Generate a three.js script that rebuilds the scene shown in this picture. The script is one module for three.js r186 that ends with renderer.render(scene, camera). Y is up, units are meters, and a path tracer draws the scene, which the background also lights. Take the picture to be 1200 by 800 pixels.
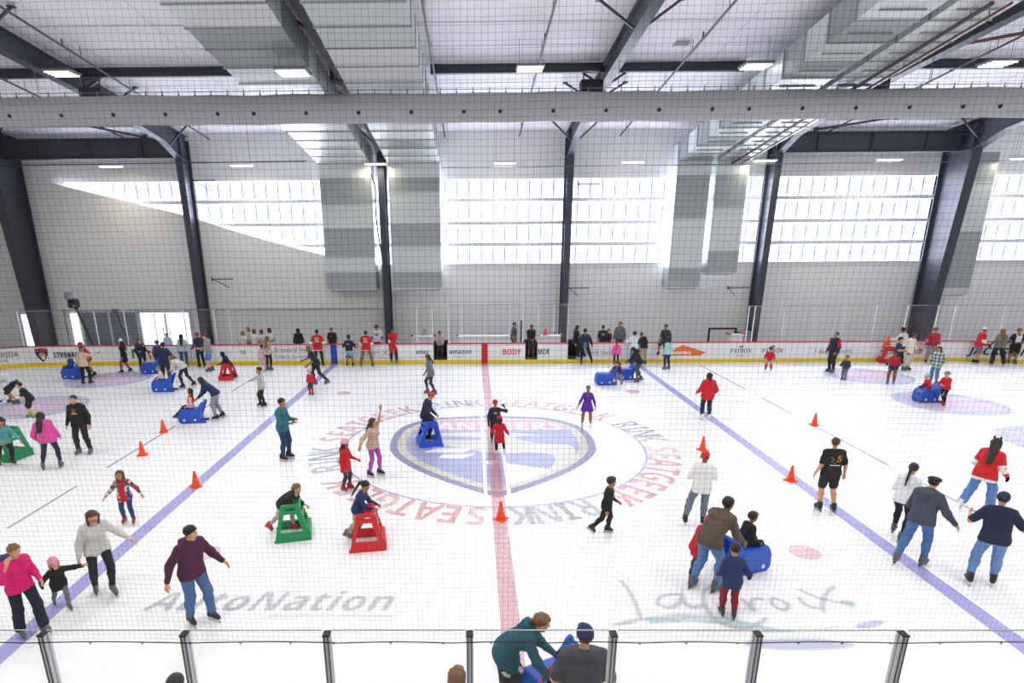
import * as THREE from 'three';
import { RoundedBoxGeometry } from 'three/addons/geometries/RoundedBoxGeometry.js';
import { DecalGeometry } from 'three/addons/geometries/DecalGeometry.js';
import { mergeGeometries } from 'three/addons/utils/BufferGeometryUtils.js';
import { RectAreaLightUniformsLib } from 'three/addons/lights/RectAreaLightUniformsLib.js';

// ---------- camera, sky, lights, exposure ----------
const scene = new THREE.Scene();
const camera = new THREE.PerspectiveCamera(2 * Math.atan(400 / 696.5) * 180 / Math.PI, 1.5, 0.05, 300);
camera.position.set(-0.583, 5.924, 17.375);
{ // pitch down, a trace of yaw and roll; the picture is an off-centre crop of the lens
  const pitch = -0.28653, yaw = 0.01153, roll = -0.00722;
  camera.rotation.order = 'YXZ';
  camera.rotation.set(pitch, yaw, roll);
  camera.setViewOffset(1200, 800, 600 - 547.3, 400 - 491.4, 1200, 800);
}
const renderer = new THREE.WebGLRenderer({ antialias: true });
renderer.toneMapping = THREE.LinearToneMapping;
renderer.toneMappingExposure = 1.07;
renderer.shadowMap.enabled = true;
RectAreaLightUniformsLib.init();
scene.background = new THREE.Color(0.75, 0.85, 1.0);   // bright day outside the closed hall
const LAMP_POWER = 120, FRONT_ROW = 0.006, WALL_LAMP = 52, WINDOW_LIGHT = 9, WINDOW_GLOW = 1.25;

// ---------- small helpers ----------
let seed = 12345;
const rnd = () => { seed = (seed * 1664525 + 1013904223) >>> 0; return seed / 4294967296; };
const taken = {};
const numbered = (n) => { const k = taken[n] = (taken[n] ?? -1) + 1; return k ? `${n}_${String(k).padStart(3, '0')}` : n; };
const V = (x, y, z) => new THREE.Vector3(x, y, z);
const mats = new Map();
function mat(color, rough = 0.7, metal = 0, extra = {}) {
  const key = color + '|' + rough + '|' + metal + '|' + JSON.stringify(extra);
  if (!mats.has(key)) mats.set(key, new THREE.MeshPhysicalMaterial({ color, roughness: rough, metalness: metal, ...extra }));
  return mats.get(key);
}
const paintMats = {};
const paintMat = (rough = 0.85) => paintMats[rough] ??= new THREE.MeshStandardMaterial({ vertexColors: true, roughness: rough });
function part(name, geo, m, parent) {
  const o = new THREE.Mesh(Array.isArray(geo) ? merge(geo) : geo, m);
  o.name = name; o.castShadow = o.receiveShadow = true; parent.add(o); return o;
}
function thing(name, label, category, pos = [0, 0, 0], turn = 0, group) {
  const o = new THREE.Group(); o.name = numbered(name); o.position.set(...pos); o.rotation.y = turn;
  o.userData = { label, category }; if (group) o.userData.group = group;
  scene.add(o); return o;
}
function struct(name, geo, m, parent) {
  const o = new THREE.Mesh(geo ? (Array.isArray(geo) ? merge(geo) : geo) : new THREE.BufferGeometry(), m);
  o.name = name; o.castShadow = o.receiveShadow = true; o.userData.kind = 'structure'; (parent ?? scene).add(o); return o;
}
function structGroup(name) { const o = new THREE.Group(); o.name = name; o.userData.kind = 'structure'; scene.add(o); return o; }
function merge(list) {
  return mergeGeometries(list.map((g) => { g = g.index ? g.toNonIndexed() : g; for (const k of Object.keys(g.attributes)) if (!['position', 'normal', 'uv'].includes(k)) g.deleteAttribute(k); return g; }), false);
}
function box(w, h, d, x = 0, y = 0, z = 0) { return new THREE.BoxGeometry(w, h, d).translate(x, y, z); }
function rbox(w, h, d, r = 0.01, x = 0, y = 0, z = 0, seg = 2) { return new RoundedBoxGeometry(w, h, d, seg, r).translate(x, y, z); }
function between(geo, a, b) { // geometry made along +y, unit height, moved to run from a to b
  const d = b.clone().sub(a), L = d.length();
  return geo.clone().scale(1, L, 1).applyQuaternion(new THREE.Quaternion().setFromUnitVectors(V(0, 1, 0), d.normalize())).translate((a.x + b.x) / 2, (a.y + b.y) / 2, (a.z + b.z) / 2);
}
const rod = (a, b, r, n = 8) => between(new THREE.CylinderGeometry(r, r, 1, n), a, b);
const bar = (a, b, w, t) => between(new THREE.BoxGeometry(w, 1, t), a, b);
function tube(pts, r, seg = 24, n = 6) { return new THREE.TubeGeometry(new THREE.CatmullRomCurve3(pts), seg, r, n, false); }
function canvasTex(w, h, draw) {
  const c = document.createElement('canvas'); c.width = w; c.height = h; const g = c.getContext('2d'); draw(g, w, h);
  const t = new THREE.CanvasTexture(c); t.colorSpace = THREE.SRGBColorSpace; t.anisotropy = 8; t.magFilter = THREE.LinearFilter; return t;
}
const printMat = (tex, rough = 0.6) => new THREE.MeshStandardMaterial({ map: tex, transparent: true, roughness: rough, polygonOffset: true, polygonOffsetFactor: -2 });

// ---------- signed-distance modelling: rounded bones joined by a smooth minimum, meshed with surface nets ----------
// a primitive is [ax,ay,az, bx,by,bz, ra, rb, tag]
const smin = (a, b, k) => { const h = Math.max(k - Math.abs(a - b), 0) / k; return Math.min(a, b) - h * h * k * 0.25; };
function packed(prims) {
  return prims.map((p) => { const [ax, ay, az, bx, by, bz, ra, rb, tag] = p; const dx = bx - ax, dy = by - ay, dz = bz - az; return { ax, ay, az, dx, dy, dz, il: 1 / (dx * dx + dy * dy + dz * dz + 1e-12), ra, dr: rb - ra, tag }; });
}
function pd(p, x, y, z) {
  const px = x - p.ax, py = y - p.ay, pz = z - p.az;
  let t = (px * p.dx + py * p.dy + pz * p.dz) * p.il; t = t < 0 ? 0 : t > 1 ? 1 : t;
  const ex = px - t * p.dx, ey = py - t * p.dy, ez = pz - t * p.dz;
  return Math.sqrt(ex * ex + ey * ey + ez * ez) - p.ra - t * p.dr;
}
// opts: k smoothness, cuts [[nx,ny,nz,c]] keeps n.p<c, carve(d,x,y,z)=>d, noise amplitude, color(x,y,z,tag,t)=>[r,g,b]
function sdfMesh(prims, cell, opts = {}) {
  const P = packed(prims), k = opts.k ?? cell * 2, cuts = opts.cuts ?? [], nz_ = opts.noise ?? 0;
  const lo = [1e9, 1e9, 1e9], hi = [-1e9, -1e9, -1e9];
  for (const p of prims) for (let a = 0; a < 3; a++) { lo[a] = Math.min(lo[a], p[a] - p[6], p[3 + a] - p[7]); hi[a] = Math.max(hi[a], p[a] + p[6], p[3 + a] + p[7]); }
  const B = 4, pad = cell * 2 + nz_ + (opts.pad ?? 0), n = [0, 0, 0];
  for (let a = 0; a < 3; a++) { lo[a] -= pad; n[a] = Math.ceil((hi[a] + pad - lo[a]) / cell / B) * B + 1; }
  const [nx, ny, nz] = n, val = new Float32Array(nx * ny * nz).fill(1), R = cell * B * 0.87;
  const S = (x, y, z) => (Math.sin(x * 31 + 1.3 * Math.sin(y * 23)) + Math.sin(y * 37 + z * 19 + Math.sin(x * 17)) + Math.sin(z * 29 - y * 41)) / 3;
  for (let bz = 0; bz < nz - 1; bz += B) for (let by = 0; by < ny - 1; by += B) for (let bx = 0; bx < nx - 1; bx += B) {
    const cx = lo[0] + (bx + B / 2) * cell, cy = lo[1] + (by + B / 2) * cell, cz = lo[2] + (bz + B / 2) * cell;
    const ds = P.map((p) => pd(p, cx, cy, cz)); let m = Infinity; for (const d of ds) if (d < m) m = d;
    const near = m < R + k + nz_ + (opts.pad ?? 0) && m > -R * 1.5 - 3 * k - (cuts.length || opts.carve ? 1e3 : 0);
    const use = near ? P.filter((p, i) => ds[i] < m + 2 * R + k) : null;
    const ex = bx + B, ey = by + B, ez = bz + B;
    for (let z = bz; z <= ez && z < nz; z++) for (let y = by; y <= ey && y < ny; y++) for (let x = bx; x <= ex && x < nx; x++) {
      const id = x + nx * (y + ny * z);
      if (!near) { if (x < ex && y < ey && z < ez) val[id] = m > 0 ? Math.max(m - R, 1e-3) : Math.min(m + R, -1e-3); continue; }
      const wx = lo[0] + x * cell, wy = lo[1] + y * cell, wz = lo[2] + z * cell;
      let d = pd(use[0], wx, wy, wz);
      for (let i = 1; i < use.length; i++) d = smin(d, pd(use[i], wx, wy, wz), k);
      if (nz_) d += nz_ * S(wx, wy, wz);
      if (opts.carve) d = opts.carve(d, wx, wy, wz);
      for (const c of cuts) { const e = c[0] * wx + c[1] * wy + c[2] * wz - c[3]; if (e > d) d = e; }
      val[id] = d;
    }
  }
  const index = new Int32Array((nx - 1) * (ny - 1) * (nz - 1)).fill(-1), pos = [], tri = [], off = [0, 1, nx, nx + 1, nx * ny, nx * ny + 1, nx * ny + nx, nx * ny + nx + 1];
  const E = [[0, 1], [2, 3], [4, 5], [6, 7], [0, 2], [1, 3], [4, 6], [5, 7], [0, 4], [1, 5], [2, 6], [3, 7]];
  for (let z = 0; z < nz - 1; z++) for (let y = 0; y < ny - 1; y++) for (let x = 0; x < nx - 1; x++) {
    const id = x + nx * (y + ny * z); let mask = 0;
    for (let i = 0; i < 8; i++) if (val[id + off[i]] < 0) mask |= 1 << i;
    if (mask === 0 || mask === 255) continue;
    let sx = 0, sy = 0, sz = 0, c = 0;
    for (const [a, b] of E) {
      if (((mask >> a) & 1) === ((mask >> b) & 1)) continue;
      const va = val[id + off[a]], vb = val[id + off[b]], t = va / (va - vb);
      sx += (a & 1) + t * ((b & 1) - (a & 1)); sy += ((a >> 1) & 1) + t * (((b >> 1) & 1) - ((a >> 1) & 1)); sz += (a >> 2) + t * ((b >> 2) - (a >> 2)); c++;
    }
    index[x + (nx - 1) * (y + (ny - 1) * z)] = pos.length / 3;
    pos.push(lo[0] + (x + sx / c) * cell, lo[1] + (y + sy / c) * cell, lo[2] + (z + sz / c) * cell);
  }
  const I = (x, y, z) => index[x + (nx - 1) * (y + (ny - 1) * z)];
  const quad = (a, b, c, d, flip) => { if (a < 0 || b < 0 || c < 0 || d < 0) return; if (flip) tri.push(a, c, b, a, d, c); else tri.push(a, b, c, a, c, d); };
  for (let z = 1; z < nz - 1; z++) for (let y = 1; y < ny - 1; y++) for (let x = 1; x < nx - 1; x++) {
    const id = x + nx * (y + ny * z), s = val[id] < 0;
    if (s !== val[id + 1] < 0) quad(I(x, y - 1, z - 1), I(x, y, z - 1), I(x, y, z), I(x, y - 1, z), !s);
    if (s !== val[id + nx] < 0) quad(I(x - 1, y, z - 1), I(x - 1, y, z), I(x, y, z), I(x, y, z - 1), !s);
    if (s !== val[id + nx * ny] < 0) quad(I(x - 1, y - 1, z), I(x, y - 1, z), I(x, y, z), I(x - 1, y, z), !s);
  }
  const g = new THREE.BufferGeometry();
  g.setAttribute('position', new THREE.Float32BufferAttribute(pos, 3)); g.setIndex(tri); g.computeVertexNormals();
  if (opts.color) {
    const col = new Float32Array(pos.length);
    for (let i = 0; i < pos.length; i += 3) {
      let best = null, bd = Infinity;
      for (const p of P) { const d = pd(p, pos[i], pos[i + 1], pos[i + 2]); if (d < bd) { bd = d; best = p; } }
      let t = 0; if (best) { t = ((pos[i] - best.ax) * best.dx + (pos[i + 1] - best.ay) * best.dy + (pos[i + 2] - best.az) * best.dz) * best.il; t = Math.min(1, Math.max(0, t)); }
      const c = opts.color(pos[i], pos[i + 1], pos[i + 2], best?.tag, t); col[i] = c[0]; col[i + 1] = c[1]; col[i + 2] = c[2];
    }
    g.setAttribute('color', new THREE.BufferAttribute(col, 3));
  }
  return g;
}
const lin = (hex) => { const c = new THREE.Color(hex); return [c.r, c.g, c.b]; };

// ---------- head, hand, hair, hat and skate templates ----------
const LOD_CELL = { head: [0.042, 0.055, 0.075], hand: [0.036, 0.055, 0.08], hair: [0.05, 0.065, 0.085], skate: [0.045, 0.06, 0.085], body: [0.016, 0.019, 0.026], cloth: [0.0125, 0.016, 0.023] };
const cache = {};
const cached = (key, make) => cache[key] ??= make();
// ellipsoids are written as distances in scaled space
const ell = (x, y, z, cx, cy, cz, rx, ry, rz) => { const a = (x - cx) / rx, b = (y - cy) / ry, c = (z - cz) / rz; return (Math.sqrt(a * a + b * b + c * c) - 1) * Math.min(rx, ry, rz); };
const seg = (x, y, z, a, b, ra, rb) => pd(packed([[...a, ...b, ra, rb]])[0], x, y, z);
const bound = (r, cy = 0) => [[0, cy, 0, 0, cy + 1e-3, 0, r, r]];
const skull = (x, y, z) => smin(ell(x, y, z, 0, 0.15, -0.05, 0.335, 0.35, 0.41), ell(x, y, z, 0, -0.17, 0.06, 0.25, 0.33, 0.3), 0.12);
function headGeo(lod) { // one head high, centred on the head, face towards +z
  return cached('head' + lod, () => {
    const eye = packed([[0.13, 0.035, 0.27, 0.13, 0.036, 0.27, 0.065, 0.065]])[0];
    const nose = packed([[0, 0.07, 0.33, 0, -0.09, 0.41, 0.035, 0.06]])[0], nost = packed([[-0.045, -0.11, 0.36, 0.045, -0.11, 0.36, 0.04, 0.04]])[0];
    const lip = packed([[-0.075, -0.235, 0.3, 0.075, -0.235, 0.3, 0.035, 0.035]])[0], brow = packed([[0.05, 0.115, 0.32, 0.19, 0.1, 0.25, 0.045, 0.04]])[0];
    const neck = packed([[0, -0.3, -0.08, 0, -0.72, -0.12, 0.185, 0.2]])[0], chin = packed([[0, -0.42, 0.19, 0, -0.43, 0.19, 0.1, 0.1]])[0];
    const cheek = packed([[0.16, -0.08, 0.2, 0.15, -0.14, 0.19, 0.1, 0.09]])[0];
    const f = (d0, x, y, z) => {
      const ax = Math.abs(x); let d = skull(x, y, z);
      d = smin(d, pd(neck, x, y, z), 0.1); d = smin(d, pd(chin, x, y, z), 0.12); d = smin(d, pd(cheek, ax, y, z), 0.1);
      d = smin(d, pd(brow, ax, y, z), 0.06);
      d = Math.max(d, -(Math.hypot(ax - 0.13, y - 0.03, z - 0.4) - 0.085));
      d = Math.min(d, pd(eye, ax, y, z));
      d = smin(d, pd(nose, x, y, z), 0.04); d = smin(d, pd(nost, x, y, z), 0.03); d = smin(d, pd(lip, x, y, z), 0.03);
      d = smin(d, ell(ax, y, z, 0.33, -0.02, -0.04, 0.045, 0.11, 0.075), 0.03);
      return d;
    };
    const g = sdfMesh(bound(0.95, -0.12), LOD_CELL.head[lod], { carve: f });
    const p = g.attributes.position, code = new Uint8Array(p.count);
    for (let i = 0; i < p.count; i++) {
      const x = Math.abs(p.getX(i)), y = p.getY(i), z = p.getZ(i);
      if (z > 0.2 && Math.hypot(x - 0.13, y - 0.035) < 0.055) code[i] = Math.hypot(x - 0.125, y - 0.03) < 0.035 ? 2 : 4;
      else if (z > 0.24 && x < 0.1 && Math.abs(y + 0.235) < 0.035) code[i] = 1;
      else if (z > 0.2 && x > 0.05 && x < 0.21 && y > 0.09 && y < 0.145) code[i] = 3;
    }
    g.userData.code = code; return g;
  });
}
function handGeo(kind, lod) { // left hand: one hand long, wrist at 0, fingers to -y, palm facing -x, thumb to +z
  return cached('hand' + kind + lod, () => {
    const pr = [[0.02, 0.06, 0, 0, -0.1, 0, 0.13, 0.13], [0, -0.1, -0.1, 0, -0.42, -0.15, 0.1, 0.085], [0, -0.1, 0, 0, -0.44, 0, 0.115, 0.09], [0, -0.1, 0.1, 0, -0.42, 0.15, 0.1, 0.085]];
    const fan = [[-0.165, 0.38, 0.88], [-0.055, 0.47, 1], [0.055, 0.5, 1], [0.165, 0.46, 0.95]];
    for (const [z, len] of fan) {
      const bend = kind === 'grip' ? [0.9, 1.1, 0.9] : kind === 'flat' ? [0.05, 0.08, 0.06] : [0.3, 0.4, 0.3];
      let a = 0, x = 0, y = -0.45, s = 0;
      for (let j = 0; j < 3; j++) { a += bend[j]; const L = len * [0.42, 0.32, 0.26][j], nx = x - Math.sin(a) * L, ny = y - Math.cos(a) * L; pr.push([x, y, z * (1 + j * 0.06), nx, ny, z * (1 + (j + 1) * 0.06), 0.056 - j * 0.006, 0.05 - j * 0.006]); x = nx; y = ny; }
    }
    const th = kind === 'grip' ? [[-0.02, -0.14, 0.12], [-0.14, -0.3, 0.22], [-0.26, -0.42, 0.13], [-0.3, -0.48, 0.02]] : [[0, -0.14, 0.12], [-0.05, -0.3, 0.26], [-0.09, -0.45, 0.31], [-0.12, -0.57, 0.31]];
    for (let j = 0; j < 3; j++) pr.push([...th[j], ...th[j + 1], 0.085 - j * 0.014, 0.072 - j * 0.014]);
    return sdfMesh(pr, LOD_CELL.hand[lod], { k: 0.028 });
  });
}
function hairGeo(style, lod) {
  return cached('hair' + style + lod, () => {
    const long = { long: -1.95, bob: -0.62, mid: -1.1 }[style], lz = { long: -0.8, bob: -0.4, mid: -0.6 }[style];
    const f = (d0, x, y, z) => {
      const ax = Math.abs(x), puff = style === 'curly' ? 0.1 : style === 'buzz' ? 0.03 : 0.05;
      let d = ell(x, y, z, 0, 0.15, -0.06, 0.335 + puff, 0.36 + puff, 0.42 + puff);
      const rear = y * -0.45 + z * 0.9;                         // hairline runs from the brow back down to the nape
      d = Math.max(d, (z - 0.2) * 0.8 - (y - 0.16) * 0.75, -0.26 - y);
      d = Math.max(d, Math.min(z - 0.02, 0.05 - y + (z > 0.02 ? (z - 0.02) * 0.8 : 0)));
      if (long) {
        d = smin(d, seg(ax, y, z, [0.19, 0.15, -0.22], [0.17, long, lz], 0.22, 0.1), 0.1);
        d = smin(d, seg(ax, y, z, [0.05, 0.1, -0.33], [0.06, long - 0.05, lz - 0.03], 0.2, 0.1), 0.1);
        d = smin(d, seg(ax, y, z, [0.34, 0.15, -0.02], [0.33, Math.max(long, -0.72), -0.02], 0.13, 0.07), 0.06);
      }
      if (style === 'pony') d = smin(smin(d, seg(x, y, z, [0, 0.2, -0.45], [0, 0.08, -0.62], 0.1, 0.13), 0.05), seg(x, y, z, [0, 0.08, -0.62], [0, -1.6, -0.78], 0.15, 0.07), 0.06);
      if (style === 'bun') d = smin(d, Math.hypot(x, y - 0.42, z + 0.35) - 0.17, 0.04);
      if (style === 'low') d = smin(smin(d, Math.hypot(x, y + 0.05, z + 0.52) - 0.14, 0.05), seg(x, y, z, [0, -0.1, -0.55], [0.1, -0.42, -0.5], 0.12, 0.05), 0.05);
      if (style === 'curly' || long || style === 'low') d += 0.022 * (Math.sin(x * 23) * Math.sin(y * (style === 'curly' ? 21 : 6)) + Math.sin(z * 19 + x * 9) * 0.7);
      else if (style !== 'buzz') d += 0.014 * (Math.sin(x * 31 + y * 7) * Math.sin(z * 27) + Math.sin(y * 29 + x * 13));
      return d;
    };
    return sdfMesh([[0, 0.15, -0.1, 0, (long ?? (style === 'pony' ? -1.6 : style === 'low' ? -0.45 : -0.1)), long ? lz : style === 'pony' ? -0.8 : -0.25, 0.66, 0.5]], LOD_CELL.hair[lod], { carve: f });
  });
}
function hatGeo(style, lod) {
  return cached('hat' + style + lod, () => {
    const c = LOD_CELL.hair[lod] * 0.85;
    const shapes = {
      beanie: (x, y, z) => smin(Math.max(ell(x, y, z, 0, 0.16, -0.05, 0.4, 0.44, 0.475), 0.1 - y - z * 0.12), Math.max(Math.abs(ell(x, y, z, 0, 0.1, -0.05, 0.4, 0.42, 0.47)) - 0.035, Math.abs(y - 0.14 + z * 0.12) - 0.075), 0.03),
      cap: (x, y, z) => Math.min(Math.max(ell(x, y, z, 0, 0.14, -0.05, 0.385, 0.41, 0.465), 0.13 - y), Math.max(ell(x, y, z, 0, 0.15 - Math.abs(x) * 0.12, 0.38, 0.27, 0.5, 0.36), Math.abs(y - 0.17 + x * x * 0.7 + (z - 0.4) * 0.12) - 0.03, 0.22 - z)),
      capback: (x, y, z) => Math.min(Math.max(ell(x, y, z, 0, 0.14, -0.05, 0.385, 0.41, 0.465), 0.13 - y), Math.max(ell(x, y, z, 0, 0.12, -0.48, 0.27, 0.5, 0.32), Math.abs(y - 0.14 + x * x * 0.7 - (z + 0.4) * 0.25) - 0.03, 0.3 + z)),
      flat: (x, y, z) => smin(Math.max(ell(x, y, z, 0, 0.26, 0.0, 0.46, 0.23, 0.55), 0.12 - y), Math.max(ell(x, y, z, 0, 0.16, 0.42, 0.24, 0.3, 0.24), Math.abs(y - 0.15 + x * x * 0.8) - 0.03), 0.05),
      helmet: (x, y, z) => { let d = Math.max(ell(x, y, z, 0, 0.16, -0.04, 0.45, 0.46, 0.54), 0.06 - y - Math.max(0, -z) * 0.25); for (const s of [-0.24, -0.08, 0.08, 0.24]) d = Math.max(d, -(Math.max(Math.abs(x - s * (1 + 0.3 * Math.cos(z * 3))) - 0.028, Math.abs(z + 0.03) - 0.34, 0.44 - y))); return d; },
      hockey: (x, y, z) => { let d = Math.max(ell(x, y, z, 0, 0.14, -0.05, 0.43, 0.45, 0.51), Math.min(0.08 - y, Math.max(-0.25 - y, z - 0.05))); return smin(d, Math.max(Math.abs(Math.hypot(x * 1.15, y * 0.4 + 0.1, z + 0.05) - 0.44) - 0.02, 0.1 - z, Math.abs(y + 0.1) - 0.25, Math.min(Math.abs(x % 0.14) - 0.012, Math.abs(y % 0.13) - 0.012)), 0.01); },
      band: (x, y, z) => Math.max(Math.abs(ell(x, y, z, 0, 0.1, -0.05, 0.4, 0.45, 0.475)) - 0.03, Math.abs(y - 0.1 - z * 0.15) - 0.09),
      hood: (x, y, z) => Math.max(Math.abs(ell(x, y, z, 0, 0.06, -0.1, 0.44, 0.56, 0.5)) - 0.04, (z - 0.22) + Math.max(0, y - 0.1) * 0.2),
      brim: (x, y, z) => smin(Math.max(ell(x, y, z, 0, 0.2, -0.04, 0.38, 0.42, 0.45), 0.14 - y), Math.max(ell(x, y, z, 0, 0.16, -0.02, 0.66, 0.3, 0.74), Math.abs(y - 0.17 + (x * x + z * z) * 0.12) - 0.025), 0.05),
      ears: (x, y, z) => Math.min(Math.max(Math.hypot(Math.hypot(x, y - 0.12) - 0.4, z + 0.05) - 0.03, -0.05 - y), Math.max(ell(Math.abs(x), y, z, 0.24, 0.55, -0.05, 0.1, 0.2, 0.05), 0.4 - y)),
    };
    return sdfMesh(bound(0.95, 0.15), c, { carve: (d, x, y, z) => shapes[style](x, y, z) });
  });
}
// skate: ankle at 0, toe towards +z, one boot long
const bootGeo = (lod) => cached('boot' + lod, () => sdfMesh([[0, -0.22, -0.22, 0, -0.26, 0.42, 0.14, 0.125], [0, -0.1, -0.15, 0, 0.3, -0.13, 0.165, 0.185], [0, 0.08, -0.05, 0, -0.2, 0.3, 0.155, 0.13], [0, -0.2, -0.24, 0, -0.05, -0.24, 0.13, 0.12]], LOD_CELL.skate[lod], { k: 0.09, cuts: [[0, 1, -0.18, 0.26], [0, -1, 0, 0.36]] }));
const soleGeo = cached('holder', () => {
  const s = new THREE.Shape(); s.moveTo(-0.4, 0); s.lineTo(0.5, 0.0); s.lineTo(0.42, -0.13); s.lineTo(0.2, -0.13); s.lineTo(0.1, -0.06); s.lineTo(-0.06, -0.06); s.lineTo(-0.16, -0.13); s.lineTo(-0.36, -0.13); s.closePath();
  return new THREE.ExtrudeGeometry(s, { depth: 0.07, bevelEnabled: true, bevelThickness: 0.02, bevelSize: 0.015, bevelSegments: 1 }).translate(0, 0, -0.035).rotateY(-Math.PI / 2).translate(0, -0.355, 0);
});
const bladeGeo = cached('blade', () => {
  const s = new THREE.Shape(); s.moveTo(-0.44, -0.1); s.lineTo(0.5, -0.1); s.quadraticCurveTo(0.6, -0.14, 0.55, -0.19); s.quadraticCurveTo(0.5, -0.245, 0.3, -0.245); s.lineTo(-0.4, -0.245); s.quadraticCurveTo(-0.5, -0.22, -0.44, -0.1);
  return new THREE.ExtrudeGeometry(s, { depth: 0.03, bevelEnabled: false }).translate(0, 0, -0.015).rotateY(-Math.PI / 2).translate(0, -0.355, 0);
});
const laceGeo = cached('laces', () => merge([0, 1, 2, 3].map((i) => box(0.17 - i * 0.012, 0.025, 0.05, 0, 0, 0).rotateX(0.75).translate(0, 0.2 - i * 0.1, 0.06 + i * 0.085))));

// ---------- people ----------
const SKIN = { pale: '#e3b596', light: '#d6a07c', tan: '#b87d57', brown: '#8a5a3c', dark: '#553626' };
const HAIR = { black: '#17130f', dark: '#2a1d14', brown: '#49301d', light: '#7a5734', blond: '#a98250', grey: '#6d6a66' };
const DEG = Math.PI / 180;
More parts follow.
